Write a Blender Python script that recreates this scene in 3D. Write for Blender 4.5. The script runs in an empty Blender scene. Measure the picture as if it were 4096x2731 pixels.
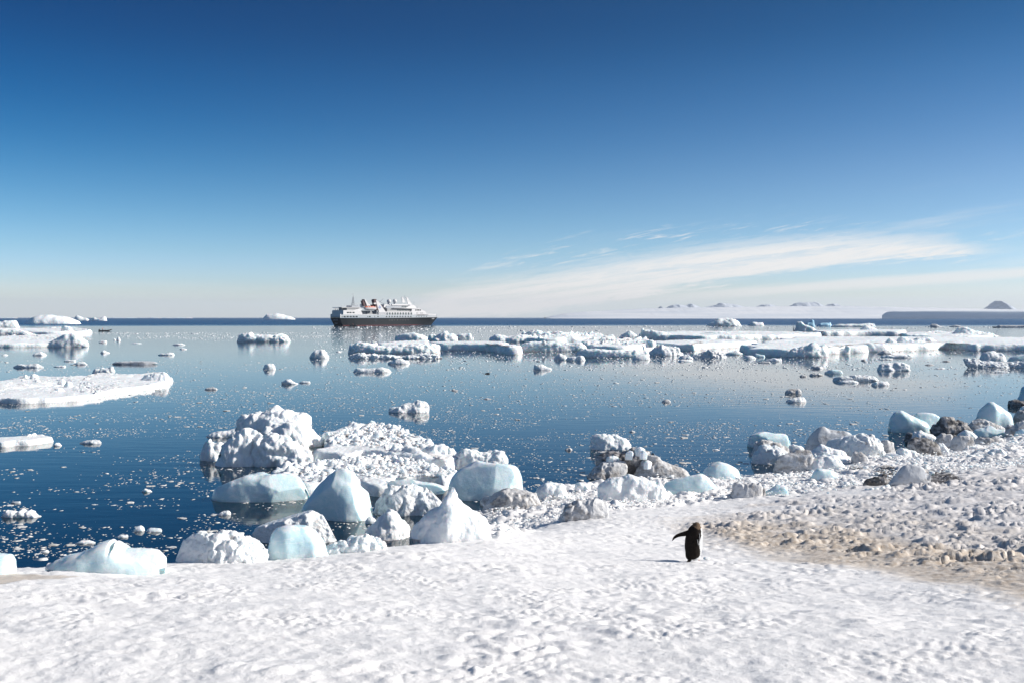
import bpy, math, random
import numpy as np
R = math.radians
sc = bpy.context.scene
COL = sc.collection

# ------------------------------------------------------------------ camera
CAM_H = 7.0
FPX = 3982.0                      # focal length in photo pixels (35 mm on a 36 mm wide frame)
HOR = 1271.5                      # photo row of the horizon
PITCH = math.atan((1365.5 - HOR) / FPX)
cam_d = bpy.data.cameras.new("camera")
cam_d.lens = 35.0; cam_d.sensor_width = 36.0
cam_d.clip_start = 0.1; cam_d.clip_end = 90000
cam_d.dof.use_dof = True; cam_d.dof.focus_distance = 45.0; cam_d.dof.aperture_fstop = 5.6
cam = bpy.data.objects.new("camera", cam_d); COL.objects.link(cam)
cam.location = (0, 0, CAM_H)
cam.rotation_euler = (R(90) - PITCH, 0, 0)
sc.camera = cam

# ------------------------------------------------------------------ sun, sky, exposure
SUN_AZ, SUN_EL = 90.0, 28.5       # degrees clockwise from the view axis (+Y), and above the horizon
sun_d = bpy.data.lights.new("sun", 'SUN'); sun_d.energy = 4.8; sun_d.angle = R(0.53); sun_d.color = (1.0, 0.94, 0.86)
sun = bpy.data.objects.new("sun", sun_d); COL.objects.link(sun)
sun.rotation_euler = (R(90 - SUN_EL), 0, R(-SUN_AZ) + math.pi)
sun.location = (60, 30, 60)
sc.view_settings.view_transform = 'Standard'; sc.view_settings.look = 'None'
sc.view_settings.gamma = 1.0; sc.view_settings.exposure = 0.45
sc.view_settings.use_curve_mapping = False
sc.cycles.max_bounces = 7; sc.cycles.volume_bounces = 0
sc.cycles.volume_max_steps = 32

class NT:
    """small helper to write node graphs"""
    def __init__(s, tree): s.t = tree; s.n = tree.nodes; s.l = tree.links
    def node(s, typ, **kw):
        n = s.n.new(typ)
        for k, v in kw.items(): setattr(n, k, v)
        return n
    def put(s, sock, v):
        if isinstance(v, bpy.types.NodeSocket): s.l.new(v, sock)
        elif v is not None: sock.default_value = v
    def m(s, op, a, b=None, c=None, clamp=False):
        n = s.node('ShaderNodeMath', operation=op, use_clamp=clamp)
        for i, v in enumerate((a, b, c)):
            if v is not None: s.put(n.inputs[i], v)
        return n.outputs[0]
    def vm(s, op, a, b=None):
        n = s.node('ShaderNodeVectorMath', operation=op)
        s.put(n.inputs[0], a)
        if b is not None: s.put(n.inputs[1], b)
        return n.outputs['Value'] if op in ('LENGTH', 'DOT_PRODUCT') else n.outputs[0]
    def _unused(s): pass
    def step(s, v, lo, hi, a=0.0, b=1.0):
        n = s.node('ShaderNodeMapRange', interpolation_type='SMOOTHSTEP')
        s.put(n.inputs[0], v); s.put(n.inputs[1], lo); s.put(n.inputs[2], hi); s.put(n.inputs[3], a); s.put(n.inputs[4], b)
        return n.outputs[0]
    def mix(s, f, a, b, blend='MIX'):
        n = s.node('ShaderNodeMix', data_type='RGBA', blend_type=blend)
        s.put(n.inputs[0], f); s.put(n.inputs[6], a); s.put(n.inputs[7], b)
        return n.outputs[2]
    def noise(s, vec, scale, detail=4, rough=.55, dist=0.0, lac=2.0):
        n = s.node('ShaderNodeTexNoise')
        s.put(n.inputs['Vector'], vec); n.inputs['Scale'].default_value = scale
        n.inputs['Detail'].default_value = detail; n.inputs['Roughness'].default_value = rough
        n.inputs['Distortion'].default_value = dist; n.inputs['Lacunarity'].default_value = lac
        return n.outputs[0]
    def voro(s, vec, scale, feature='F1', smooth=None):
        n = s.node('ShaderNodeTexVoronoi', feature=feature)
        s.put(n.inputs['Vector'], vec); n.inputs['Scale'].default_value = scale
        if smooth is not None and 'Smoothness' in n.inputs: n.inputs['Smoothness'].default_value = smooth
        return n.outputs['Distance']
    def comb(s, x, y, z):
        n = s.node('ShaderNodeCombineXYZ')
        for i, v in enumerate((x, y, z)): s.put(n.inputs[i], v)
        return n.outputs[0]
    def sep(s, v):
        n = s.node('ShaderNodeSeparateXYZ'); s.put(n.inputs[0], v); return n.outputs
    def bump(s, h, strength, dist, normal=None):
        n = s.node('ShaderNodeBump'); s.put(n.inputs['Height'], h)
        s.put(n.inputs['Strength'], strength); s.put(n.inputs['Distance'], dist)
        if normal is not None: s.put(n.inputs['Normal'], normal)
        return n.outputs[0]
    def curve(s, v, pts):
        n = s.node('ShaderNodeFloatCurve')
        s.put(n.inputs['Value'], v)
        c = n.mapping.curves[0]
        while len(c.points) < len(pts): c.points.new(0.5, 0.5)
        for p, (x, y) in zip(c.points, pts): p.location = (x, y)
        n.mapping.update()
        return n.outputs[0]

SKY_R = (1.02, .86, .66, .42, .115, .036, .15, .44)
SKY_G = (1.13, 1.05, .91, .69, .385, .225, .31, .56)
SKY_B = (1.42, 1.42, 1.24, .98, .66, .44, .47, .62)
world = bpy.data.worlds.new("World"); sc.world = world; world.use_nodes = True
w = NT(world.node_tree); w.n.clear()
sky = w.node('ShaderNodeTexSky', sky_type='NISHITA')
sky.sun_disc = False; sky.sun_elevation = R(SUN_EL); sky.sun_rotation = R(SUN_AZ)
sky.altitude = 0; sky.air_density = 1.0; sky.dust_density = 0.25; sky.ozone_density = 2.2
tc = w.node('ShaderNodeTexCoord')
D = w.sep(w.vm('NORMALIZE', tc.outputs['Generated']))
az = w.m('MULTIPLY', w.m('ARCTAN2', D[0], D[1]), 180 / math.pi)       # degrees from the view axis
el = w.m('MULTIPLY', w.m('ARCSINE', D[2]), 180 / math.pi)
# blue deepens with height and away from sun; overhead tint raised to fill shadows
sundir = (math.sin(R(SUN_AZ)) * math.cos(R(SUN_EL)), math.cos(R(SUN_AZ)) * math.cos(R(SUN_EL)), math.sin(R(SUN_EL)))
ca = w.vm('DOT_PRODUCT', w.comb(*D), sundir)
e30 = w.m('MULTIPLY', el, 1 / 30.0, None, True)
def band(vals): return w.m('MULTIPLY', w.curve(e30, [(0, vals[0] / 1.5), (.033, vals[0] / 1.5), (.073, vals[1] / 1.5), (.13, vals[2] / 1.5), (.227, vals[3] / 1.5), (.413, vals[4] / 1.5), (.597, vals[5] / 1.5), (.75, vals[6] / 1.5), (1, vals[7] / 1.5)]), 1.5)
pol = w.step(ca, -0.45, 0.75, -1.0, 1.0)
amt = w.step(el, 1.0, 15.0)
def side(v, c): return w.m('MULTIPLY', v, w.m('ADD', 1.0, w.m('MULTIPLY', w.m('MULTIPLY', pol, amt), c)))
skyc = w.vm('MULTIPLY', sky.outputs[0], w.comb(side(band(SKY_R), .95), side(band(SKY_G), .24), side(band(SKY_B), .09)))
# cirrus: a fan of streaks rising from the horizon ahead to the right
azn = w.m('MULTIPLY_ADD', az, 1 / 80.0, 0.5)                          # -40..40 deg -> 0..1
def pc(X, Y):
    a = math.degrees(math.atan((X - 2048) / FPX)); e = math.degrees(math.atan((HOR - Y) / FPX * math.cos(R(a))))
    return (a / 80 + .5, e / 10)
up = w.curve(azn, [(0, .01)] + [pc(*p) for p in ((1500, 1225), (1800, 1140), (2200, 1078), (2600, 1008), (3000, 955), (3400, 930), (3750, 938), (4020, 995))] + [(.9, .36), (1, .36)])
lo = w.curve(azn, [(0, .0)] + [pc(*p) for p in ((1500, 1250), (1900, 1262), (2400, 1215), (2700, 1160), (3000, 1115), (3500, 1060), (3900, 1018))] + [(.9, .38), (1, .38)])
eln = w.m('MULTIPLY', el, 0.1)
sv = w.m('SUBTRACT', el, w.m('MULTIPLY', az, 0.115))
st = w.noise(w.comb(w.m('MULTIPLY', az, 0.085), w.m('MULTIPLY', sv, 2.1), 3.1), 1.0, 9, .66, .4)
st2 = w.noise(w.comb(w.m('MULTIPLY', az, 0.55), w.m('MULTIPLY', sv, 2.6), 7.7), 1.0, 6, .6, 1.2)
ed = w.m('MULTIPLY_ADD', st2, .09, -.045)
edg = w.m('MULTIPLY_ADD', st, .16, -.08)
e1 = w.m('ADD', eln, w.m('ADD', ed, edg))
inside = w.m('MULTIPLY', w.step(w.m('SUBTRACT', e1, lo), -.02, .03), w.step(w.m('SUBTRACT', up, e1), -.03, .09))
cl = w.m('MULTIPLY', inside, w.m('ADD', w.step(st, .32, .58, .50, 1.0), w.step(st2, .40, .70, 0, .25)), clamp=True)
# a second, thin strand under the fan, and faint veils low over the horizon all round
ln2 = w.m('SUBTRACT', el, w.m('MULTIPLY_ADD', az, 0.066, 0.55))
s2 = w.m('MULTIPLY', w.step(w.m('ABSOLUTE', w.m('ADD', ln2, w.m('MULTIPLY_ADD', st, .5, -.25))), .08, .42, 1, 0), w.step(az, 4, 16, .1, .75))
veil = w.m('MULTIPLY', w.step(w.m('ADD', el, w.m('MULTIPLY_ADD', w.noise(w.comb(w.m('MULTIPLY', az, .05), w.m('MULTIPLY', el, .9), 1), 1, 5, .6), 2.4, -1.2)), .3, 2.2, .62, 0), w.step(el, -2, 0))
high = w.m('MULTIPLY', w.step(w.noise(w.comb(w.m('MULTIPLY', az, .05), w.m('MULTIPLY', sv, .7), 12), 1, 6, .6), .50, .8), w.m('MULTIPLY', w.m('MULTIPLY', w.step(el, 2, 3.2), w.step(az, 2, 12)), w.step(el, 4.5, 7.5, .5, 0)))
up2 = w.curve(azn, [(0, .01)] + [pc(*p) for p in ((1700, 1130), (2000, 1000), (2400, 940), (2800, 885), (3100, 850), (3400, 880), (3800, 900), (4096, 920))] + [(.9, .5), (1, .5)])
fib = w.noise(w.comb(w.m('MULTIPLY', az, 0.35), w.m('MULTIPLY', w.m('SUBTRACT', el, w.m('MULTIPLY', az, .2)), 3.4), 21.), 1.0, 9, .68, .9)
wisp = w.m('MULTIPLY', w.m('MULTIPLY', w.step(w.m('SUBTRACT', w.m('ADD', up2, w.m('MULTIPLY_ADD', fib, .2, -.1)), eln), -.02, .10), w.step(w.m('SUBTRACT', e1, lo), 0, .06)), w.step(w.m('ADD', w.m('MULTIPLY', fib, .6), w.m('MULTIPLY', st, .4)), .50, .66, 0, .75))
cl = w.m('MAXIMUM', cl, w.m('MULTIPLY', wisp, w.step(az, -6, 3)))
cl = w.m('MULTIPLY', cl, w.step(fib, .28, .52, .72, 1.0))
cov = w.m('MAXIMUM', w.m('MAXIMUM', cl, w.m('MULTIPLY', s2, 1)), high, clamp=True)
cloudc = w.comb(8.2, 8.0, 7.8)
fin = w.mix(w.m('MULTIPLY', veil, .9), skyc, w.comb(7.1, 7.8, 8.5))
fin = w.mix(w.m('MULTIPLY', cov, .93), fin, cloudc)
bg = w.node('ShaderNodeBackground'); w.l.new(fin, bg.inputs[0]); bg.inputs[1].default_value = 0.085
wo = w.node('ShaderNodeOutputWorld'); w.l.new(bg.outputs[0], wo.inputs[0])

# ------------------------------------------------------------------ geometry helpers
def ray(X, Y):
    a = (X - 2048.0) / FPX; b = (1365.5 - Y) / FPX
    cp, sp = math.cos(PITCH), math.sin(PITCH)
    return np.array([a, cp + b * sp, -sp + b * cp])
def at_y(X, Y, y):
    d = ray(X, Y); return np.array([0, 0, CAM_H]) + d * (y / d[1])
def at_z(X, Y, z=0.0):
    d = ray(X, Y); return np.array([0, 0, CAM_H]) + d * ((z - CAM_H) / d[2])

def hsh(ix, iy, iz, seed=0):
    h = (ix.astype(np.int64) * 374761393 + iy.astype(np.int64) * 668265263 + iz.astype(np.int64) * 2147483647 + seed * 144665) & 0xffffffff
    h = ((h ^ (h >> 13)) * 1274126177) & 0xffffffff
    h = (h ^ (h >> 16)) * 2246822519 & 0xffffffff
    return ((h ^ (h >> 15)) & 0xffffff) / float(0xffffff)
def vnoise(p, seed=0):
    """value noise in -1..1, p is (n,3)"""
    i = np.floor(p); f = p - i; i = i.astype(np.int64); f = f * f * f * (f * (f * 6 - 15) + 10)
    r = 0
    for dx in (0, 1):
        wx = f[:, 0] if dx else 1 - f[:, 0]
        for dy in (0, 1):
            wy = f[:, 1] if dy else 1 - f[:, 1]
            for dz in (0, 1):
                wz = f[:, 2] if dz else 1 - f[:, 2]
                r = r + wx * wy * wz * hsh(i[:, 0] + dx, i[:, 1] + dy, i[:, 2] + dz, seed)
    return r * 2 - 1
def fbm(p, octaves=4, seed=0, gain=.5):
    r = 0; a = 1.0; q = p
    for k in range(octaves):
        r = r + a * vnoise(q, seed + k * 17); q = q * 2.03 + 5.3; a *= gain
    return r
def worley(p, seed=0, flat=False):
    """distance to the nearest jittered feature point"""
    i = np.floor(p).astype(np.int64); best = np.full(len(p), 9.0)
    for dx in (-1, 0, 1):
        for dy in (-1, 0, 1):
            for dz in ((0,) if flat else (-1, 0, 1)):
                c = i + np.array([dx, dy, dz])
                jx = hsh(c[:, 0], c[:, 1], c[:, 2], seed); jy = hsh(c[:, 0], c[:, 1], c[:, 2], seed + 7); jz = hsh(c[:, 0], c[:, 1], c[:, 2], seed + 13)
                d = (c[:, 0] + jx - p[:, 0]) ** 2 + (c[:, 1] + jy - p[:, 1]) ** 2
                if not flat: d = d + (c[:, 2] + jz - p[:, 2]) ** 2
                best = np.minimum(best, d)
    return np.sqrt(best)
def smooth01(x, a, b):
    t = np.clip((x - a) / (b - a), 0, 1); return t * t * (3 - 2 * t)

def mk_mesh(name, v, faces, smooth=True):
    """v (n,3); faces: list of integer arrays, each (m,k)"""
    me = bpy.data.meshes.new(name)
    v = np.asarray(v, dtype=np.float32)
    faces = [np.asarray(f, dtype=np.int32) for f in faces if len(f)]
    nl = sum(f.size for f in faces); nf = sum(len(f) for f in faces)
    me.vertices.add(len(v)); me.vertices.foreach_set('co', v.ravel())
    me.loops.add(nl); me.loops.foreach_set('vertex_index', np.concatenate([f.ravel() for f in faces]))
    tot = np.concatenate([np.full(len(f), f.shape[1], dtype=np.int32) for f in faces])
    me.polygons.add(nf)
    me.polygons.foreach_set('loop_start', np.concatenate([[0], np.cumsum(tot)[:-1]]).astype(np.int32))
    me.polygons.foreach_set('loop_total', tot)
    me.update(calc_edges=True)
    me.polygons.foreach_set('use_smooth', np.full(nf, smooth))
    me.update()
    return me
def put(name, me, mat=None, parent=None, loc=None, rz=0.0, label=None, cat=None, group=None, kind=None):
    o = bpy.data.objects.new(name, me); COL.objects.link(o)
    if mat is not None and me is not None:
        if len(me.materials) == 0: me.materials.append(mat)
    if loc is not None: o.location = loc
    if rz: o.rotation_euler[2] = rz
    if parent is not None: o.parent = parent
    if label: o['label'] = label
    if cat: o['category'] = cat
    if group: o['group'] = group
    if kind: o['kind'] = kind
    return o
def grid_faces(nu, nv, wrap=False):
    """vertex index = u*nv+v"""
    u = np.arange(nu if wrap else nu - 1)[:, None]; v = np.arange(nv - 1)[None, :]
    a = u * nv + v; b = ((u + 1) % nu) * nv + v
    return np.stack([a, b, b + 1, a + 1], -1).reshape(-1, 4)
def vnormals(v, quads):
    n = np.cross(v[quads[:, 2]] - v[quads[:, 0]], v[quads[:, 3]] - v[quads[:, 1]])
    out = np.zeros_like(v)
    for k in range(4): np.add.at(out, quads[:, k], n)
    l = np.linalg.norm(out, axis=1, keepdims=True); l[l == 0] = 1
    return out / l

# ------------------------------------------------------------------ materials
def principled(name):
    m = bpy.data.materials.new(name); m.use_nodes = True
    t = NT(m.node_tree); b = t.n['Principled BSDF']
    return m, t, b
def plain(name, col, rough=.5, metal=0.0, var=.06, spec=.5):
    m, t, b = principled(name)
    g = t.node('ShaderNodeNewGeometry')
    n = t.noise(g.outputs['Position'], 1.7, 5, .6)
    t.put(b.inputs['Base Color'], t.mix(t.step(n, .3, .7), tuple(c * (1 - var) for c in col) + (1,), tuple(min(1, c * (1 + var)) for c in col) + (1,)))
    b.inputs['Roughness'].default_value = rough; b.inputs['Metallic'].default_value = metal; b.inputs['Specular IOR Level'].default_value = spec
    return m
def ice_mat(name, c1, c2, rough, dirt=0.0, dirtcol=(.16, .14, .13), sss=0.0, rad=(.25, .5, .7), lump=1.0, grain=1.0, fine=1.0, coat=0.0, crust=False):
    m, t, b = principled(name)
    g = t.node('ShaderNodeNewGeometry'); P = g.outputs['Position']
    z = t.sep(P)[2]
    n1 = t.noise(P, 1.1, 5, .6); n2 = t.noise(P, 6.0, 5, .65)
    col = t.mix(t.step(n1, .38, .66), c1 + (1,), c2 + (1,))
    if dirt > 0:
        dn = t.m('ADD', t.m('MULTIPLY', t.noise(t.vm('MULTIPLY', P, (1, 1, 1.6)), 1.9, 6, .68, .6), .7), t.m('MULTIPLY', n2, .3))
        col = t.mix(t.m('MULTIPLY', t.step(dn, .62 - .22 * dirt, .68 - .10 * dirt), .55 + .4 * dirt, clamp=True), col, dirtcol + (1,))
    rsock = None
    if crust:      # thin frozen snow on the upward faces, milky veins inside
        vein = t.step(t.m('ABSOLUTE', t.m('SUBTRACT', t.noise(t.vm('MULTIPLY', P, (1.2, 1.2, 2.6)), 1.0, 4, .6, 1.5), .5)), 0, .035, .55, 0)
        col = t.mix(vein, col, (.82, .88, .90, 1))
        nz_ = t.sep(g.outputs['Normal'])[2]
        cr = t.m('MULTIPLY', t.step(nz_, .50, .85), t.step(t.m('ADD', t.m('MULTIPLY', n2, .6), t.m('MULTIPLY', n1, .4)), .44, .56))
        col = t.mix(cr, col, (.85, .87, .88, 1)); rsock = t.m('MULTIPLY_ADD', cr, .4, rough)
    t.put(b.inputs['Base Color'], col)
    b.inputs['Roughness'].default_value = rough
    if rsock is not None: t.put(b.inputs['Roughness'], rsock)
    b.inputs['IOR'].default_value = 1.31
    if sss:
        b.inputs['Subsurface Weight'].default_value = sss
        b.inputs['Subsurface Radius'].default_value = rad
        b.inputs['Subsurface Scale'].default_value = .35
    if coat: b.inputs['Coat Weight'].default_value = coat; b.inputs['Coat Roughness'].default_value = .08
    nb = None
    if lump: nb = t.bump(t.voro(P, 5.5 * fine, 'SMOOTH_F1', .6), .55 * lump, -.10 / fine)
    if lump: nb = t.bump(t.voro(P, 15.0 * fine, 'SMOOTH_F1', .5), .45 * lump, -.035 / fine, nb)
    nb = t.bump(t.noise(P, 24 * fine, 6, .7), .5 * grain, .02 / fine, nb)
    t.put(b.inputs['Normal'], nb)
    return m
MAT = {}
MAT['snow'] = ice_mat('snow_ice', (.82, .86, .875), (.86, .875, .88), .55, sss=.4, rad=(.2, .3, .35), lump=.6, grain=1.1)
MAT['crushed'] = ice_mat('crushed_clear_ice', (.74, .78, .795), (.79, .81, .82), .5, sss=1.0, rad=(.5, .6, .65), lump=.2, grain=.3)
MAT['pack'] = ice_mat('far_floe_ice', (.87, .89, .90), (.80, .88, .89), .55, lump=.5, fine=.18, sss=.8, rad=(.9, 1.4, 1.6))
MAT['rubble'] = ice_mat('rubble_ice', (.74, .79, .82), (.80, .82, .83), .38, dirt=.42, dirtcol=(.46, .42, .385), sss=.2, rad=(.15, .25, .3))
MAT['glass'] = ice_mat('clear_blue_ice', (.56, .755, .80), (.74, .86, .885), .2, sss=.4, rad=(.25, .6, .8), lump=.16, grain=.5, fine=.35, coat=.3, crust=True)
MAT['dirty'] = ice_mat('dirty_ice', (.66, .67, .68), (.56, .555, .55), .5, dirt=.72, dirtcol=(.26, .24, .225), lump=.6, grain=.7)
MAT['dark'] = ice_mat('silt_covered_ice', (.52, .51, .51), (.34, .33, .33), .5, dirt=1.0, dirtcol=(.085, .08, .078), lump=.6, grain=.7)
MAT['blue'] = ice_mat('deep_blue_ice', (.28, .58, .80), (.55, .75, .86), .3, fine=.2, lump=.6)
MAT['far'] = ice_mat('tabular_shelf_ice', (.80, .84, .88), (.74, .80, .86), .6, lump=0, grain=.5, fine=.02)  # pale blue-white ice of the distant tabular berg
MAT['chunk'] = ice_mat('loose_chunk_ice', (.78, .845, .87), (.84, .865, .88), .25, sss=.3, rad=(.15, .3, .4), lump=.25, grain=.5)
MAT['grey'] = ice_mat('grey_ice', (.60, .63, .66), (.50, .52, .55), .45, dirt=.55, dirtcol=(.33, .31, .295), lump=.35)
# ------------------------------------------------------------------ terrain: a snow slope running down to the bay
def pchip(xk, yk, x):
    xk = np.asarray(xk, float); yk = np.asarray(yk, float)
    h = np.diff(xk); d = np.diff(yk) / h
    m = np.zeros(len(xk)); m[0] = d[0]; m[-1] = d[-1]
    for i in range(1, len(xk) - 1):
        if d[i - 1] * d[i] > 0:
            w1 = 2 * h[i] + h[i - 1]; w2 = h[i] + 2 * h[i - 1]
            m[i] = (w1 + w2) / (w1 / d[i - 1] + w2 / d[i])
    x = np.clip(x, xk[0], xk[-1]); i = np.clip(np.searchsorted(xk, x) - 1, 0, len(h) - 1)
    t = (x - xk[i]) / h[i]
    return ((2 * t ** 3 - 3 * t ** 2 + 1) * yk[i] + (t ** 3 - 2 * t ** 2 + t) * h[i] * m[i] + (-2 * t ** 3 + 3 * t ** 2) * yk[i + 1] + (t ** 3 - t ** 2) * h[i] * m[i + 1])
TAIL = [(200, -3.0), (4000, -3.2)]
LAND = [(6, 5.7), (30, 7.5), (80, 10), (400, 26), (4000, 60)]
# azimuth in degrees -> (depth along the view axis or radius, height)
def A(X): return math.degrees(math.atan((X - 2048) / FPX))
prof = {
    -180.: LAND, -125.: LAND,
    -100.: [(6, 5.4), (20, 5.2), (60, 4.5), (200, 6), (4000, 20)],
    -80.: [(6, 5.1), (16, 4.4), (24, 3.0), (34, 1.0), (42, -.8)] + TAIL,
    -50.: [(6, 4.9), (14, 3.6), (17, 2.7), (21, .9), (25, -.8)] + TAIL,
    A(0): [(6, 4.80), (11, 4.02), (14.6, 3.29), (16.5, 2.5), (20, .7), (23, -.8)] + TAIL,
    A(600): [(6, 4.80), (11, 4.0), (15.4, 3.18), (17.5, 2.3), (20.5, .8), (23.5, -.8)] + TAIL,
    A(1200): [(6, 4.80), (11, 3.98), (16.6, 2.99), (19, 2.1), (22, .6), (24.5, -.8)] + TAIL,
    A(1600): [(6, 4.80), (11, 3.96), (18.3, 2.82), (20.5, 2.1), (23.5, .7), (26.5, -.8)] + TAIL,
    A(1960): [(6, 4.80), (11, 3.95), (17, 3.05), (22, 2.26), (25.5, 1.3), (29.5, .32), (35, .15), (39, -.8)] + TAIL,
    A(2200): [(6, 4.80), (11, 3.93), (17, 2.95), (24, 1.87), (28, 1.15), (33, .4), (39.5, .14), (43.5, -.8)] + TAIL,
    A(2400): [(6, 4.80), (11, 3.90), (17, 2.88), (24, 1.85), (30, 1.08), (36, .42), (42, .02), (46, -.8)] + TAIL,
    A(2780): [(6, 4.80), (11, 3.88), (16.8, 2.87), (22, 2.02), (28, 1.3), (36, .52), (43, .02), (47, -.8)] + TAIL,
    A(3200): [(6, 4.80), (11, 3.88), (16.8, 2.86), (22, 2.1), (29, 1.35), (38, .55), (46, .02), (50, -.8)] + TAIL,
    A(3600): [(6, 4.80), (11, 3.90), (16.8, 2.92), (23, 2.15), (32, 1.4), (42, .65), (51, .02), (55, -.8)] + TAIL,
    A(4096): [(6, 4.80), (11, 3.95), (16.8, 3.05), (28, 2.05), (40, 1.2), (52, .45), (61, .02), (66, -.8)] + TAIL,
    40.: [(6, 4.9), (11, 4.1), (17, 3.3), (30, 2.2), (50, 1.1), (74, .02), (80, -.8)] + TAIL,
    60.: [(6, 5.0), (17, 3.7), (40, 2.4), (80, 1.2), (118, .02), (126, -.8)] + TAIL,
    80.: [(6, 5.2), (20, 4.4), (80, 3.4), (200, 1.2), (300, .02), (330, -.8), (4000, -3.2)],
    100.: [(6, 5.4), (30, 5.6), (80, 6), (400, 8), (4000, 10)],
    125.: LAND, 180.: LAND}
ths = np.array(sorted(prof)); tgrid = np.linspace(-180, 180, 1441)
rgrid = np.exp(np.linspace(math.log(2.0), math.log(4000), 1200))
raw = np.stack([pchip([0.5] + [p[0] for p in prof[t]], [prof[t][0][1] + .62] + [p[1] for p in prof[t]], rgrid) for t in ths])
tab = np.stack([np.interp(tgrid, ths, raw[:, j]) for j in range(len(rgrid))], 1)
for _ in range(3):   # soften the creases between profiles
    tab[2:-2] = (tab[:-4] + 2 * tab[1:-3] + 2 * tab[2:-2] + 2 * tab[3:-1] + tab[4:]) / 8
def base_height(x, y):
    x = np.asarray(x, float); y = np.asarray(y, float)
    th = np.degrees(np.arctan2(x, y)); r = np.hypot(x, y)
    c = np.cos(np.radians(np.clip(th, -45, 45)))
    r = np.clip(r * c, 2.0, 3999)        # profiles ahead are given by depth
    a = (th + 180) / 360 * (len(tgrid) - 1); b = (np.log(r) - math.log(2.0)) / (math.log(4000) - math.log(2.0)) * (len(rgrid) - 1)
    i = np.clip(a.astype(int), 0, len(tgrid) - 2); j = np.clip(b.astype(int), 0, len(rgrid) - 2)
    u = a - i; v = b - j
    return (tab[i, j] * (1 - u) + tab[i + 1, j] * u) * (1 - v) + (tab[i, j + 1] * (1 - u) + tab[i + 1, j + 1] * u) * v
def project(x, y, z):
    """world -> photo pixel, used to look up where dirt and rubble lie on the real ground"""
    cp, sp = math.cos(PITCH), math.sin(PITCH)
    dz = z - CAM_H; dep = y * cp - dz * sp; upc = y * sp + dz * cp
    dep = np.where(dep < .1, .1, dep)
    return 2048 + x / dep * FPX, 1365.5 - upc / dep * FPX
def pick(X, Y):
    """first hit of a photo ray with the ground or the water"""
    d = ray(X, Y)
    if d[2] >= -1e-4: return np.array([d[0] * 9000, 9000, 0])
    tw = CAM_H / -d[2]
    ts = np.concatenate([np.arange(4, 90, .1)])
    P = np.array([0, 0, CAM_H]) + ts[:, None] * d
    hit = np.nonzero(P[:, 2] <= base_height(P[:, 0], P[:, 1]))[0]
    if len(hit) and ts[hit[0]] < tw:
        p = P[hit[0]]; p[2] = base_height(p[0], p[1]); return p
    return np.array([0, 0, CAM_H]) + d * tw

def poly_mask(X, Y, poly, soft):
    """soft inside test in photo pixels"""
    inside = np.zeros(X.shape, bool); dist = np.full(X.shape, 1e9)
    n = len(poly)
    for i in range(n):
        x1, y1 = poly[i]; x2, y2 = poly[(i + 1) % n]
        if y1 != y2:
            c = ((y1 > Y) != (y2 > Y)) & (X < (x2 - x1) * (Y - y1) / (y2 - y1) + x1)
            inside ^= c
        dx, dy = x2 - x1, y2 - y1
        t = np.clip(((X - x1) * dx + (Y - y1) * dy) / (dx * dx + dy * dy), 0, 1)
        dist = np.minimum(dist, np.hypot(X - x1 - t * dx, (Y - y1 - t * dy) * 2.2))
    sd = np.where(inside, dist, -dist)
    return smooth01(sd, -soft, soft)
MUD = [(2600, 2085), (2900, 2045), (3300, 2010), (3700, 2040), (4200, 2120), (5600, 2250), (5900, 2700), (4300, 2520), (4050, 2440), (3800, 2360), (3450, 2290), (3100, 2250), (2850, 2215), (2700, 2140)]
MUDCORE = [(2850, 2120), (3300, 2110), (3700, 2190), (4200, 2260), (5500, 2380), (5700, 2620), (4300, 2440), (3900, 2330), (3500, 2265), (3050, 2215)]
HUMMOCK = [(2750, 2110), (3100, 2020), (3500, 1960), (3750, 1900), (4300, 1830), (6000, 1750), (6000, 2500), (4300, 2330), (3900, 2280), (3450, 2230), (3050, 2200)]
SOIL = [[(3490, 1895), (3560, 1880), (3640, 1915), (3600, 1945), (3530, 1935)], [(3715, 1890), (3800, 1895), (3850, 1925), (3770, 1950), (3700, 1930)], [(3370, 1868), (3440, 1880), (3480, 1892), (3420, 1898)]]
_rx = [1900, 1980, 2100, 2250, 2400, 2600, 2800, 3000, 3150, 3350, 3550, 3700, 3900, 4100, 4400]
_rn = [2125, 2150, 2125, 2085, 2050, 2030, 2005, 1992, 1988, 1965, 1920, 1895, 1870, 1850, 1840]
_rf = [2060, 2035, 1995, 1955, 1945, 1920, 1920, 1910, 1890, 1845, 1830, 1810, 1775, 1740, 1735]
RIM = list(zip(_rx, _rf)) + list(zip(_rx, _rn))[::-1]
LIPMUD = [(-200, 2302), (60, 2296), (200, 2302), (340, 2306), (250, 2322), (120, 2326), (0, 2345), (-200, 2370)]

angs = np.concatenate([np.linspace(-180, -40, 46)[:-1], np.linspace(-40, -28.6, 50)[:-1], np.linspace(-28.6, 28.6, 660), np.linspace(28.6, 46, 90)[1:], np.linspace(46, 180, 46)[1:-1]])
rads = np.concatenate([np.linspace(.4, 4.6, 14)[:-1], np.exp(np.linspace(math.log(4.6), math.log(32), 470)), np.exp(np.linspace(math.log(32), math.log(72), 230))[1:], np.exp(np.linspace(math.log(72), math.log(3900), 50))[1:]])
TH, RR = np.meshgrid(np.radians(angs), rads, indexing='ij')
GX = (RR * np.sin(TH)).ravel(); GY = (RR * np.cos(TH)).ravel()
GZ = base_height(GX, GY)
PX, PY = project(GX, GY, GZ); PX = np.where(GY > 1, PX, -9e3)
wob = fbm(np.stack([GX * .6, GY * .6, GX * 0], 1), 4, 3)
mud = np.clip(poly_mask(PX + wob * 60, PY + wob * 22, MUD, 60) * .42 + poly_mask(PX + wob * 60, PY + wob * 22, MUDCORE, 50) * .45, 0, 1)
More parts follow.
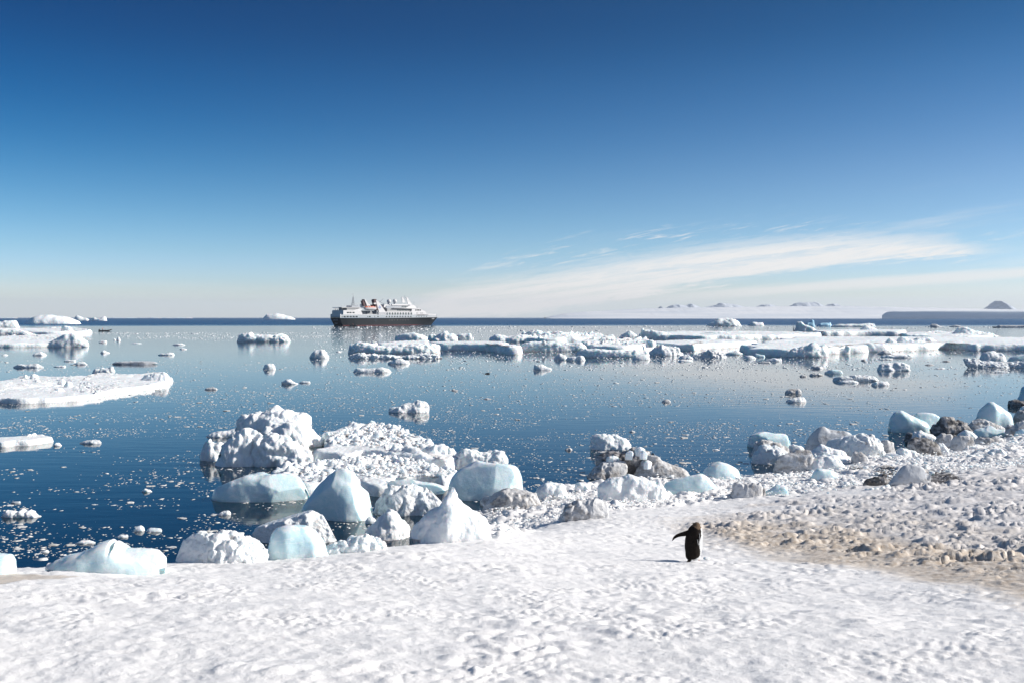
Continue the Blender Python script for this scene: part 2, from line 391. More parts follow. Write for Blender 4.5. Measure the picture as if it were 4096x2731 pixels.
hum = poly_mask(PX + wob * 50, PY + wob * 15, HUMMOCK, 90)
soil = np.zeros_like(mud)
for s_ in SOIL: soil = np.maximum(soil, poly_mask(PX + wob * 18, PY + wob * 7, s_, 12))
lipm = poly_mask(PX + wob * 20, PY + wob * 6, LIPMUD, 14)
frame = (np.abs(np.degrees(np.arctan2(GX, GY))) < 34) & (np.hypot(GX, GY) < 90)
P3 = np.stack([GX, GY, np.zeros_like(GX)], 1)
near = smooth01(np.hypot(GX, GY), 90, 60)
h = np.zeros_like(GX)
idx = np.nonzero(np.hypot(GX, GY) < 90)[0]
q = P3[idx]; qw = q + .10 * np.stack([fbm(q * 2.2, 2, 41), fbm(q * 2.2, 2, 42), q[:, 0] * 0], 1)
lum = np.clip(1 - (worley(qw * np.array([3.4, 3.4, 1]), 5, True) / .50) ** 2, 0, 1) ** 1.4              # ~0.3 m rounded lumps
lum2 = np.clip(1 - (worley(qw * np.array([8.5, 8.5, 1]), 9, True) / .50) ** 2, 0, 1) ** 1.4             # ~0.12 m
patch = smooth01(fbm(q * .8, 4, 21), -.2, .8)
und = fbm(q * .45, 3, 31)
crust = fbm(q * 7.0, 3, 51)
patch2 = smooth01(fbm(q * 1.3, 3, 23), -.1, .7)
pit = np.clip(1 - (worley(qw * np.array([1.3, 1.3, 1]), 19, True) / .16) ** 2, 0, 1)
step_dn = np.abs(fbm(qw * np.array([1.6, 2.6, 1]), 4, 61))
hh = und * .03 + lum * (.001 + .027 * patch ** 2) + lum2 * (.002 + .013 * patch2) - pit * .012 + crust * .0055 + fbm(q * 2.3, 6, 71, .62) * .0115
# smaller relief where the snow is wind-packed towards the lip on the left
hm = hum[idx]
rid = 1 - np.abs(fbm(qw * np.array([.5, 1.9, 1]), 5, 81, .6))
dens = smooth01(fbm(q * np.array([.22, .5, 1]), 3, 17) + (q[:, 1] - 27) * .045, -.5, .9)
crag = fbm(q * np.array([3.2, 4.6, 1]), 5, 91, .6)
bil = np.clip(1 - (worley(qw * np.array([.72, 1.45, 1]) + .07 * crag[:, None], 15, True) / (.42 + .30 * dens)) ** 2, 0, 1)
hh = hh * (1 - .35 * hm) + hm * (smooth01(rid, .72, 1.0) * (.03 + .07 * dens) + bil * (.7 + .5 * crag) * .085 + dens * crag * .026 + crag * .012)
rm = poly_mask(PX[idx] + wob[idx] * 25, PY[idx] + wob[idx] * 8, RIM, 14)
ri = np.nonzero(rm > .01)[0]; qr = qw[ri]
rl = np.clip(1 - (worley(qr * np.array([1.5, 1.7, 1]), 25, True) / .62) ** 2, 0, 1) * .17 * smooth01(fbm(qr * .45, 3, 27), -.6, .5)
rl += np.clip(1 - (worley(qr * np.array([3.6, 3.8, 1]), 26, True) / .58) ** 2, 0, 1) * .085
rl += fbm(qr * 2.4, 4, 28, .6) * .035
hh = hh * (1 - .7 * rm)
hh[ri] += rl * rm[ri]
h[idx] = hh * near[idx]
calm = 1 - .65 * lipm
GZ2 = GZ + h * calm
far = smooth01(np.hypot(GX, GY), 90, 400); GZ2 += far * (GZ > 1) * 3.0 * fbm(P3 * .012, 4, 33)
V = np.stack([GX, GY, GZ2], 1)
nr = len(rads)
F = grid_faces(len(angs), nr, wrap=True)
V = np.vstack([V, [[0, 0, float(base_height(0.01, 2.0)) + .1]]])
cap = np.stack([(np.arange(len(angs)) + 1) % len(angs) * nr, np.arange(len(angs)) * nr, np.full(len(angs), len(V) - 1)], 1)
gme = mk_mesh('snow_slope', V, [F[:, ::-1], cap[:, ::-1]])
for nm, arr in (('mud', np.append(np.maximum(mud, lipm * .7), 0)), ('soil', np.append(soil, 0)), ('hum', np.append(hum, 0))):
    at = gme.attributes.new(nm, 'FLOAT', 'POINT'); at.data.foreach_set('value', arr.astype(np.float32))
gm, t, b = principled('trodden_snow')
g = t.node('ShaderNodeNewGeometry'); P = g.outputs['Position']
am = t.node('ShaderNodeAttribute', attribute_name='mud').outputs['Fac']
asl = t.node('ShaderNodeAttribute', attribute_name='soil').outputs['Fac']
n1 = t.noise(P, 1.3, 6, .62); n2 = t.noise(P, 9, 6, .7); n3 = t.noise(P, 45, 4, .6)
white = t.mix(t.step(n1, .35, .7), (.87, .86, .85, 1), (.83, .825, .825, 1))
mudc = t.mix(t.step(n2, .35, .65), (.48, .40, .32, 1), (.70, .645, .58, 1))
ah = t.node('ShaderNodeAttribute', attribute_name='hum').outputs['Fac']
white = t.mix(t.m('MULTIPLY', ah, t.step(t.noise(P, 2.2, 6, .7), .30, .66, .25, 1.0)), white, (.64, .62, .615, 1))
mf = t.m('MULTIPLY', t.step(t.m('ADD', t.m('MULTIPLY', n2, .55), t.m('ADD', t.m('MULTIPLY', n1, .25), t.m('MULTIPLY', am, .55))), .50, .84), t.step(am, .02, .35), clamp=True)
colr = t.mix(mf, white, mudc)
colr = t.mix(t.m('MULTIPLY', asl, t.step(n2, .33, .52)), colr, (.07, .062, .058, 1))
t.put(b.inputs['Base Color'], colr)
b.inputs['Roughness'].default_value = .6; b.inputs['IOR'].default_value = 1.3
nb = t.bump(t.noise(P, 26, 6, .8), .6, .014)
nb = t.bump(n3, .35, .012, nb)
t.put(b.inputs['Normal'], nb)
snow_ground = put('snow_ground', gme, gm, kind='structure', label='trodden white snow slope running down to the bay, brown mud on the right')

# ------------------------------------------------------------------ sea
def sea_mesh():
    ys = np.concatenate([[-30000, -3000, -400], np.linspace(-60, 1400, 60), [2500, 6000, 15000, 40000, 60000]])
    xs = np.array([-60000, -20000, -5000, -1500, -500, 0, 500, 1500, 5000, 20000, 60000])
    X, Y = np.meshgrid(xs, ys, indexing='ij')
    return mk_mesh('sea', np.stack([X.ravel(), Y.ravel(), X.ravel() * 0], 1), [grid_faces(len(xs), len(ys))])
wm, t, b = principled('sea_water')
g = t.node('ShaderNodeNewGeometry'); P = g.outputs['Position']; s = t.sep(P)
dist = t.vm('LENGTH', P)
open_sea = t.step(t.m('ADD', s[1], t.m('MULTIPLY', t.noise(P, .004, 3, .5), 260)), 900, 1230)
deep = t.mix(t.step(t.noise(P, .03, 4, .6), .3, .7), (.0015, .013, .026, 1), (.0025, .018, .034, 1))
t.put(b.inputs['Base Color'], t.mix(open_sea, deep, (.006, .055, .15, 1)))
b.inputs['IOR'].default_value = 1.333
t.put(b.inputs['Roughness'], t.m('ADD', t.step(dist, 30, 300, .03, .09), t.m('MULTIPLY', open_sea, .22)))
pr = t.vm('MULTIPLY', P, (.35, 1.0, 1.0))
patchy = t.step(t.noise(t.vm('MULTIPLY', P, (.012, .035, 1)), 1, 4, .6), .38, .62, .25, 1.0)
w1 = t.noise(pr, 1.1, 3, .5); w2 = t.noise(P, 5.5, 3, .6); w3 = t.noise(t.vm('MULTIPLY', P, (.05, .16, 1)), 1.0, 4, .6)
calmb = t.bump(w2, t.m('MULTIPLY', patchy, t.step(dist, 25, 160, .06, .008)), .05)
calmb = t.bump(w1, t.m('MULTIPLY', patchy, t.step(dist, 40, 400, .075, .030)), .22, calmb)
chop = t.bump(t.noise(t.vm('MULTIPLY', P, (.10, .05, 1)), 1.0, 5, .65), t.m('MULTIPLY', open_sea, .9), 4.0, calmb)
t.put(b.inputs['Normal'], chop)
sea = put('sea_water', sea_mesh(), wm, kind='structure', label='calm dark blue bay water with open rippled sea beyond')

# ------------------------------------------------------------------ far shore: ice cap, mountains, tabular shelf
def ridge(name, pts, base, D, depth, mat, rough, label, cat=None, kind=None, flat=.5, seed=1):
    """land seen across the sea: a real massif D metres off with the given skyline"""
    X = np.array([p[0] for p in pts], float); Y = np.array([p[1] for p in pts], float)
    n = int(max(60, (X[-1] - X[0]) / 5)); xs = np.linspace(X[0], X[-1], n); tops = np.interp(xs, X, Y)
    m = 40; vv = []
    k = np.linspace(0, 1, m)
    yy = D + (k - .5) * depth
    for i in range(n):
        H = max(2.0, (HOR - tops[i]) / FPX * D) + CAM_H
        prof_ = np.clip(np.sin(np.pi * k), 0, 1) ** flat
        e = math.sin(math.pi * i / (n - 1)) ** .25
        wx = (xs[i] - 2048) / FPX * D
        vv.append(np.stack([np.full(m, wx), D + (k - .5) * depth * (.35 + .65 * e), prof_ * H - 4 * (prof_ < .02)], 1))
    v = np.concatenate(vv)
    hgt = v[:, 2].copy(); amp = rough * max((HOR - Y.min()) / FPX * D, 10)
    scl = 3.5 / max((HOR - Y.min()) / FPX * D, 10)
    v[:, 2] += amp * (fbm(v * scl * .5, 5, seed) * .35 + (1 - np.abs(fbm(v * scl, 4, seed + 5)) * 1.4 - .5) * .4) * np.clip(hgt / (hgt.max() + 1e-6), 0, 1)
    v[:, 2] = np.maximum(v[:, 2], -4)
    me = mk_mesh(name, v, [grid_faces(n, m)[:, ::-1]])
    return put(name, me, mat, kind=kind, label=label, cat=cat)
rock, t, b = principled('snowy_mountain')
g = t.node('ShaderNodeNewGeometry'); N = t.sep(g.outputs['Normal'])
nn = t.noise(g.outputs['Position'], .009, 6, .65)
t.put(b.inputs['Base Color'], t.mix(t.step(t.m('ADD', t.m('MULTIPLY', N[2], .8), nn), .98, 1.32), (.33, .39, .47, 1), (.66, .71, .78, 1)))  # pale blue rock and snow tones put some distance haze into the colour
b.inputs['Roughness'].default_value = .8
capm, t, b = principled('ice_cap_snow')
g = t.node('ShaderNodeNewGeometry')
nn = t.noise(t.vm('MULTIPLY', g.outputs['Position'], (.0012, .0006, .04)), 1, 5, .6)
t.put(b.inputs['Base Color'], t.mix(t.step(nn, .4, .62), (.84, .86, .88, 1), (.70, .75, .80, 1)))
b.inputs['Roughness'].default_value = .7
def far_px(l, ox, oy, s): return [(ox + a / s, oy + b / s) for a, b in l]
ridge('ice_cap_hill', [(2180, 1271), (2215, 1263), (2260, 1255), (2330, 1248), (2440, 1242), (2560, 1236), (2700, 1232), (2900, 1230), (3100, 1227), (3300, 1225), (3500, 1228), (3700, 1232), (3950, 1238), (4200, 1238), (4500, 1244), (4700, 1270)], 1271, 8800, 2500, capm, .06, 'long low white ice cap along the far right horizon', kind='structure', flat=1.1, seed=4)
MT = [([(2634, 1233), (2643, 1227), (2652, 1233)], 'tiny pale peak leftmost above the ice cap'),
      ([(2662, 1233), (2690, 1222), (2710, 1218), (2728, 1221), (2742, 1224), (2762, 1216), (2782, 1222), (2803, 1232)], 'twin pale blue peaks left above the ice cap'),
      ([(2822, 1230), (2850, 1223), (2882, 1213), (2905, 1216), (2930, 1218), (2960, 1224), (2990, 1231)], 'broad pale mountain in the middle of the far range'),
      ([(3020, 1230), (3045, 1220), (3070, 1218), (3100, 1224), (3130, 1231)], 'low snowy peak between the broad mountain and the rugged one'),
      ([(3150, 1230), (3180, 1216), (3205, 1210), (3225, 1213), (3258, 1209), (3285, 1222), (3300, 1229)], 'rugged grey blue double mountain right of the far range'),
      ([(3300, 1226), (3322, 1216), (3345, 1219), (3360, 1226)], 'small faint peak at the right end of the far range')]
for i, (pts, lab) in enumerate(MT):
    ridge('mountain', pts, 1271, 12000, 1200, rock, .10, lab, cat='mountain', kind='thing', flat=1.2, seed=20 + i)
ridge('mountain', [(3936, 1242), (3962, 1227), (3980, 1213), (3990, 1204), (3998, 1204), (4012, 1214), (4030, 1227), (4054, 1242)], 1271, 12000, 1100, rock, .08, 'lone cone shaped mountain above the flat topped iceberg at far right', cat='mountain', kind='thing', flat=1.2, seed=31)
# ------------------------------------------------------------------ ice builders
def block_mesh(name, top, base, mat, ratio=.6, n=2.3, lump=.10, z0=None, seed=1, rough=1.0, sub=.45, sharp=False):
    X = np.array([p[0] for p in top], float); Y = np.array([p[1] for p in top], float)
    o = np.argsort(X, kind='stable'); X = X[o]; Y = Y[o]
    xm = (X[0] + X[-1]) / 2
    if z0 is None:
        p0 = pick(xm, base); y0 = p0[1]; g = max(0.0, p0[2])
    else:
        p0 = at_z(xm, base, z0); y0 = p0[1]; g = z0
    wpx = X[-1] - X[0]
    W = wpx / FPX * y0; d = W * ratio; yc = y0 + d * .5
    ns = int(np.clip(wpx / (3.6 if mat == 'pack' else 2.9), 16, 130)); nphi = int(np.clip(ns * .55, 14, 76))
    tt = np.linspace(-1, 1, ns); tt = np.sign(tt) * (1 - (1 - np.abs(tt)) ** 1.35)
    xs = xm + tt * wpx / 2
    tops = np.interp(xs, X, Y)
    if mat in ('glass', 'grey', 'chunk', 'far') and not sharp:
        xf = np.linspace(X[0], X[-1], 200); tf = np.interp(xf, X, Y); kk = np.hanning(17); kk /= kk.sum()
        tf = np.convolve(np.pad(tf, 8, mode='edge'), kk, 'valid'); tops = np.interp(xs, xf, tf)
    H = np.array([at_y(x, y_, yc)[2] for x, y_ in zip(xs, tops)]) - g
    Hm = max(H.max(), .08); H = np.clip(H, .06 * Hm, None)
    wx = np.array([at_y(x, base, yc)[0] for x in xs])
    rs = np.random.RandomState(seed)
    hd = d / 2 * np.maximum(1 - np.abs(tt) ** 2.6, .02) ** .5
    s1 = np.stack([tt * 1.7 + seed, tt * 0, tt * 0], 1)
    yoff = d * .07 * fbm(s1 * .9, 1, seed) * (1 - tt ** 2)
    lean = rs.uniform(-.15, .15)
    phi = np.linspace(0, np.pi, nphi)
    c = np.sign(np.cos(phi)) * np.abs(np.cos(phi)) ** (2 / n); sN = np.sin(phi) ** (2 / n); sN[0] = sN[-1] = 0
    V = np.zeros((ns, nphi + 2, 3))
    V[:, 1:-1, 0] = wx[:, None]
    V[:, 1:-1, 1] = (yc + yoff)[:, None] - hd[:, None] * c[None] * (1 - .0 * sN[None]) + lean * d * sN[None] * .5
    kw_ = max(5, ns // 4) | 1; kk = np.hanning(kw_ + 2)[1:-1]; kk /= kk.sum()
    Hs = np.convolve(np.pad(H, kw_ // 2, mode='edge'), kk, 'valid') * np.maximum(1 - np.abs(tt) ** 6, .25)
    V[:, 1:-1, 2] = g + Hs[:, None] * sN[None] + (H - Hs)[:, None] * sN[None] ** 4
    V[:, 0] = V[:, 1]; V[:, -1] = V[:, -2]
    V[:, 0, 2] = g - sub; V[:, -1, 2] = g - sub
    V[:, 0, 1] += hd * .1; V[:, -1, 1] -= hd * .1
    nv = nphi + 2
    V = V.reshape(-1, 3); F = grid_faces(ns, nv)
    N = vnormals(V, F)
    if N[(ns // 2) * nv + nv // 2][2] < 0: N = -N; F = F[:, ::-1]
    size = math.sqrt(max(Hm, .05) * max(min(W, (1.2 if mat == 'pack' else 3) * Hm), .05))
    q = V / size + seed * 7.3
    disp = fbm(q * 1.1, 3, seed) * .085
    if mat in ('glass', 'grey', 'far'):
        fac = worley(q * 1.15, seed + 3)
        disp = disp * .8 + (.35 - fac ** 2) * .09 * rough + fbm(q * 4, 3, seed + 9) * .010
        if mat == 'far': disp = disp * .06
    else:
        qw = q + .15 * np.stack([fbm(q * 2, 2, seed + 1), fbm(q * 2, 2, seed + 2), fbm(q * 2, 2, seed + 3)], 1)
        l1 = worley(qw * 2.3, seed + 4); l2 = worley(qw * 5.5, seed + 5)
        fine = fbm(q * 9, 3, seed + 6)
        disp = disp + lump * ((.30 - l1 ** 2) * 1.15 + (.28 - l2 ** 2) * .6 + fine * .24)
        if ns > 60:
            l3 = worley(qw * 12, seed + 8); disp = disp + lump * (.28 - l3 ** 2) * .24
    V = V + N * (disp * size)[:, None]
    if mat in ('glass', 'grey', 'chunk', 'dirty', 'dark', 'rubble') and not sharp:
        cen = np.array([wx.mean(), yc, g + Hm * .25]); ext = np.array([W / 2, d / 2, Hm * .75])
        rel = (V - cen) / ext
        for k_ in range(11):
            nv_ = rs.normal(size=3); nv_[1] = -abs(nv_[1]) * (1.4 if k_ % 2 else -.8); nv_[2] = nv_[2] * .7; nv_ /= np.linalg.norm(nv_)
            sup = (rel @ nv_).max(); lim = sup * rs.uniform(.76, .92)
            over = np.clip(rel @ nv_ - lim, 0, None); rel = rel - nv_ * over[:, None] * .9 * min(1, rough + .15)
        rel[:, 2] = np.where(V[:, 2] < g - .02, (V[:, 2] - cen[2]) / ext[2], rel[:, 2])
        V = cen + rel * ext
    # undercut notch just above the waterline for floating ice
    caps = [np.arange(nv)[None, ::1], (np.arange(nv)[::-1] + (ns - 1) * nv)[None]]
    org = np.array([wx.mean(), yc, g]); V = V - org
    me = mk_mesh(name, V, [F] + caps)
    return me, org

def floe_mesh(name, poly, h, mat, lump=.10, edge=.05, seed=1, lumps=.35, z0=0.0):
    pts = np.array([at_z(x, y, z0 + h)[:2] for x, y in poly])
    area = .5 * np.sum(pts[:, 0] * np.roll(pts[:, 1], -1) - np.roll(pts[:, 0], -1) * pts[:, 1])
    if area < 0: pts = pts[::-1]
    seg = np.linalg.norm(np.roll(pts, -1, 0) - pts, axis=1); cum = np.concatenate([[0], np.cumsum(seg)])
    wpx = max(p[0] for p in poly) - min(p[0] for p in poly)
    N_ = int(np.clip(wpx * 2 / 5.0, 60, 420))
    s = np.linspace(0, cum[-1], N_, endpoint=False)
    ring = np.stack([np.interp(s, cum, np.append(pts[:, 0], pts[0, 0])), np.interp(s, cum, np.append(pts[:, 1], pts[0, 1]))], 1)
    for _ in range(2): ring = (np.roll(ring, 1, 0) + 2 * ring + np.roll(ring, -1, 0)) / 4
    c = ring.mean(0)
    cz = np.concatenate([ring / (3 * h), np.zeros((N_, 1))], 1) + seed
    nrm = np.stack([np.roll(ring, -1, 0)[:, 1] - np.roll(ring, 1, 0)[:, 1], -(np.roll(ring, -1, 0)[:, 0] - np.roll(ring, 1, 0)[:, 0])], 1)
    nrm /= np.linalg.norm(nrm, axis=1, keepdims=True) + 1e-9
    ring = ring + nrm * (fbm(cz, 4, seed) * h * .8)[:, None]
    # (inset as a share of the radius, inset in metres, height share)
    lev = [(0, -.05, None), (0, -.10, 0.0), (0, -.06, .3), (0, 0, .6), (0, .09, .84), (0, .24, .97), (0, .5, 1.0)]
    m = int(np.clip(wpx / 14, 10, 34))
    for k in range(1, m + 1): lev.append((1 - (1 - k / m), .5, 1.0))
    rows = []
    for fr, ins, hs_ in lev:
        rr = c + (ring - nrm * ins * h - c) * (1 - fr * .985)
        zz = np.full(N_, z0 - .4 if hs_ is None else z0 + hs_ * h)
        rows.append(np.concatenate([rr, zz[:, None]], 1))
    V = np.stack(rows, 1).reshape(-1, 3); nv = len(lev)
    F = grid_faces(N_, nv, wrap=True)
    Nn = vnormals(V, F)
    if Nn[nv - 2][2] < 0: Nn = -Nn; F = F[:, ::-1]
    q = V / h + seed * 3.1
    side = smooth01(V[:, 2], z0 - .1 * h, z0 + .5 * h)
    sidem = 1 - np.abs(Nn[:, 2])
    l1 = worley(q * .9, seed + 4); l2 = worley(q * 2.6, seed + 5)
    disp = lump * h * ((.3 - l1 ** 2) * 1.2 + (.28 - l2 ** 2) * .5) * sidem
    V = V + Nn * disp[:, None]
    topm = np.clip(Nn[:, 2], 0, 1) * (V[:, 2] > z0 + .5 * h)
    patch = smooth01(fbm(q * .22, 3, seed + 11), -.1, .6)
    ll = np.clip(1 - (worley(q * np.array([1.0, 1.0, .2]), seed + 21) / .55) ** 2, 0, 1) * patch * .9
    ll2 = np.clip(1 - (worley(q * np.array([2.6, 2.6, .2]), seed + 22) / .55) ** 2, 0, 1) * .22
    ringk = np.tile(np.arange(nv), N_); topm = topm * smooth01(nv - 1 - ringk, 0, m * .25)
    V[:, 2] += topm * h * (lumps * (ll + ll2 * (.3 + patch)) + .10 * fbm(q * .5, 3, seed + 31))
    org = np.array([c[0], c[1], z0]); V = V - org
    capf = (np.arange(N_) * nv + nv - 1)[None]
    if np.cross(V[F[0, 1]] - V[F[0, 0]], V[F[0, 2]] - V[F[0, 0]])[2] * 1 < -1e9: pass
    me = mk_mesh(name, V, [F, capf if Nn[nv - 1][2] > 0 else capf[:, ::-1]])
    return me, org

SEED = [11]
def B(name, label, cat, mat, base, top, group=None, **kw):
    SEED[0] += 1
    me, org = block_mesh(name, top, base, mat, seed=SEED[0], **kw)
    return put(name, me, MAT[mat], loc=org, label=label, cat=cat, group=group)
def FL(name, label, cat, mat, h, poly, group=None, **kw):
    SEED[0] += 1
    me, org = floe_mesh(name, poly, h, mat, seed=SEED[0], **kw)
    return put(name, me, MAT[mat], loc=org, label=label, cat=cat, group=group)
G1 = 'ice blocks grounded off the snow bank'
G2 = 'ice blocks stranded along the right shore'
G3 = 'ice floes across the middle of the bay'
G4 = 'small floes on the left of the bay'
G5 = 'icebergs along the horizon'
G6 = 'floating pieces on the right of the bay'

# --- big cluster in the middle left, just off the bank
B('ice_block', 'tallest lumpy white ice mound at the back of the left cluster', 'ice block', 'snow', 1792, [(957, 1700), (990, 1674), (1024, 1667), (1062, 1655), (1079, 1642), (1104, 1640), (1155, 1648), (1197, 1663), (1224, 1669), (1226, 1705), (1251, 1726), (1264, 1745), (1293, 1764)], G1, ratio=.55)
B('ice_block', 'rounded creamy white lump in front of the tallest mound', 'ice block', 'snow', 1803, [(1040, 1760), (1060, 1720), (1080, 1705), (1110, 1698), (1150, 1690), (1190, 1698), (1220, 1720), (1236, 1775)], G1, ratio=.5, lump=.12)
B('ice_block', 'thin flat white slab lying behind the cauliflower shaped head', 'ice block', 'snow', 1748, [(824, 1744), (850, 1731), (880, 1724), (960, 1713), (995, 1724)], G1, ratio=.5)
B('ice_block', 'white cauliflower shaped head overhanging the water in the left cluster', 'ice block', 'snow', 1866, [(868, 1800), (878, 1768), (898, 1747), (936, 1726), (975, 1720), (1011, 1720), (1035, 1735), (1052, 1775)], G1, ratio=.6, lump=.14)
B('ice_block', 'crumbly white shoulder right of the cauliflower shaped head', 'ice block', 'snow', 1868, [(1010, 1800), (1037, 1758), (1070, 1752), (1096, 1751), (1120, 1758), (1155, 1764), (1184, 1785), (1205, 1794), (1237, 1810), (1244, 1840)], G1, ratio=.5, lump=.17)
B('ice_block', 'knobbly white piece at the left tip of the cluster', 'ice block', 'snow', 1844, [(801, 1831), (806, 1795), (815, 1775), (839, 1754), (860, 1762), (885, 1768), (905, 1800)], G1, ratio=.7, lump=.15)
B('ice_block', 'wide translucent pale blue block lying low in the water', 'ice block', 'glass', 2009, [(847, 1985), (862, 1937), (885, 1909), (936, 1897), (995, 1892), (1058, 1894), (1121, 1897), (1167, 1903), (1197, 1922), (1220, 1932), (1228, 1965)], G1, ratio=.42, n=3.0)
FL('ice_floe', 'broad floe heaped with big rounded ice lumps behind the centre cluster', 'ice floe', 'snow', .62, [(1292, 1775), (1314, 1728), (1381, 1703), (1488, 1690), (1591, 1702), (1662, 1730), (1703, 1764), (1740, 1786), (1805, 1794), (1822, 1818), (1800, 1838), (1700, 1828), (1600, 1815), (1450, 1795), (1370, 1806), (1310, 1797)], G1, lumps=.55, lump=.22)
B('ice_block', 'long frosty ridge with a silt stained underside at the floe front', 'ice block', 'snow', 1868, [(1560, 1830), (1575, 1800), (1620, 1788), (1680, 1786), (1740, 1781), (1780, 1778), (1805, 1785), (1822, 1812), (1816, 1845)], G1, ratio=.3, lump=.12)
FL('ice_floe', 'rubble covered floe stretching across the centre behind the blue cone', 'ice floe', 'snow', .45, [(1125, 1885), (1170, 1862), (1240, 1856), (1340, 1834), (1438, 1819), (1547, 1822), (1636, 1815), (1690, 1835), (1758, 1866), (1833, 1886), (1825, 1905), (1760, 1912), (1650, 1905), (1560, 1920), (1530, 1932), (1470, 1928), (1400, 1915), (1320, 1920), (1240, 1932), (1180, 1915)], G1, lumps=.7, lump=.25)
B('ice_block', 'frosted white block with a flat broken right end, beside the open water', 'ice block', 'snow', 1880, [(1806, 1845), (1825, 1806), (1867, 1794), (1905, 1796), (1943, 1806), (1981, 1802), (2006, 1798), (2021, 1817), (2026, 1850)], G1, ratio=.4, n=2.8)
B('ice_block', 'largest smooth pale blue angular block near the middle of the photo', 'ice block', 'glass', 2002, [(1787, 1950), (1829, 1895), (1859, 1869), (1909, 1838), (1964, 1848), (2030, 1857), (2057, 1862), (2073, 1874), (2090, 1911), (2103, 1945), (2108, 1975)], G1, ratio=.55, n=2.6)
B('ice_block', 'rubbly greyish block with loose slabs on top, left of the pinnacle', 'ice block', 'rubble', 2062, [(1497, 2015), (1510, 1985), (1526, 1966), (1556, 1943), (1590, 1947), (1652, 1949), (1700, 1955), (1737, 1970), (1775, 1991), (1780, 2025)], G1, ratio=.5, lump=.15)
B('ice_slab', 'thin tilted pane of clear ice resting on the rubbly block', 'ice slab', 'glass', 1968, [(1549, 1930), (1562, 1913), (1600, 1912), (1644, 1914), (1690, 1924), (1740, 1938), (1790, 1950)], G1, ratio=.22, n=3.5, z0=.35, sub=.08)
blue_cone = B('ice_block', 'pale blue cone shaped block wearing a snowy cap', 'ice block', 'glass', 2083, [(1216, 2045), (1243, 1996), (1289, 1937), (1314, 1899), (1344, 1874), (1382, 1871), (1415, 1890), (1434, 1924), (1462, 1962), (1495, 1996), (1506, 2030)], G1, ratio=.6, n=2.0)
SEED[0] += 1
cme, corg = block_mesh('snow_cap', [(1338, 1905), (1348, 1874), (1365, 1868), (1385, 1867), (1412, 1884), (1434, 1918), (1436, 1935)], 1950, 'snow', ratio=.6, z0=.75, seed=SEED[0], lump=.13, sub=.1)
cap_o = put('snow_cap', cme, MAT['snow'], parent=blue_cone, loc=corg - np.array(blue_cone.location))
B('ice_block', 'small snowy pyramid between the log and the pinnacle', 'ice block', 'snow', 2160, [(1461, 2125), (1480, 2108), (1501, 2088), (1539, 2059), (1556, 2040), (1581, 2046), (1606, 2080), (1631, 2101), (1643, 2130)], G1, ratio=.7)
B('ice_chunk', 'little white chunk beside the snowy pyramid', 'ice chunk', 'snow', 2093, [(1463, 2085), (1470, 2071), (1482, 2065), (1495, 2072), (1507, 2085)], G1, ratio=.6)
B('ice_block', 'white ice pinnacle with a blunt tip, tallest point near the bank', 'ice block', 'snow', 2168, [(1638, 2120), (1661, 2076), (1711, 2046), (1755, 2026), (1768, 2000), (1778, 1972), (1791, 1937), (1808, 1932), (1825, 1935), (1838, 1962), (1852, 1991), (1868, 2012), (1897, 2029), (1943, 2067), (1956, 2084), (1966, 2125)], G1, ratio=.5, n=1.9, lump=.05)
B('ice_block', 'smooth rounded bluish knob at the right foot of the pinnacle', 'ice block', 'glass', 2135, [(1858, 2120), (1875, 2095), (1905, 2080), (1935, 2072), (1955, 2085), (1962, 2118)], G1, ratio=.5)
B('ice_block', 'scalloped white log of ice lying along the snow bank', 'ice block', 'snow', 2215, [(1275, 2206), (1300, 2184), (1323, 2172), (1357, 2164), (1415, 2151), (1472, 2139), (1500, 2141), (1522, 2145), (1543, 2164), (1548, 2185)], G1, ratio=.28, lump=.14)
B('ice_block', 'dirt streaked wedge of ice behind the smooth blue dome', 'ice block', 'rubble', 2176, [(1005, 2150), (1016, 2122), (1049, 2097), (1121, 2080), (1159, 2055), (1200, 2046), (1235, 2040), (1251, 2046), (1310, 2063), (1335, 2082), (1344, 2110), (1366, 2148)], G1, ratio=.45, lump=.07)
B('ice_block', 'smooth round pale blue dome right against the snow bank', 'ice block', 'glass', 2236, [(1064, 2228), (1070, 2190), (1080, 2155), (1092, 2130), (1112, 2108), (1146, 2093), (1184, 2089), (1226, 2098), (1264, 2117), (1294, 2145), (1308, 2175), (1313, 2210)], G1, ratio=.8, n=2.0, rough=.12)
B('ice_block', 'jumbled pile of shattered ice plates left of the blue dome', 'ice block', 'rubble', 2250, [(688, 2245), (713, 2206), (734, 2181), (763, 2156), (780, 2138), (797, 2124), (812, 2132), (826, 2145), (868, 2139), (894, 2128), (936, 2132), (995, 2147), (1028, 2164), (1066, 2185), (1070, 2225)], G1, ratio=.55, lump=.15)
B('ice_block', 'clear ice block with a shark fin shaped horn by the bank', 'ice block', 'glass', 2290, [(190, 2278), (223, 2245), (277, 2227), (339, 2209), (375, 2189), (405, 2164), (425, 2154), (452, 2150), (466, 2158), (464, 2192), (504, 2200), (580, 2202), (625, 2207), (658, 2231), (664, 2258)], G1, ratio=.4, n=2.2, rough=.5, sharp=True)
B('ice_block', 'clear squarish block cut by the left edge of the photo', 'ice block', 'glass', 2300, [(-110, 2250), (-90, 2220), (-40, 2208), (10, 2212), (40, 2218), (54, 2232), (60, 2290)], G1, ratio=.6, n=3.2, rough=.5)

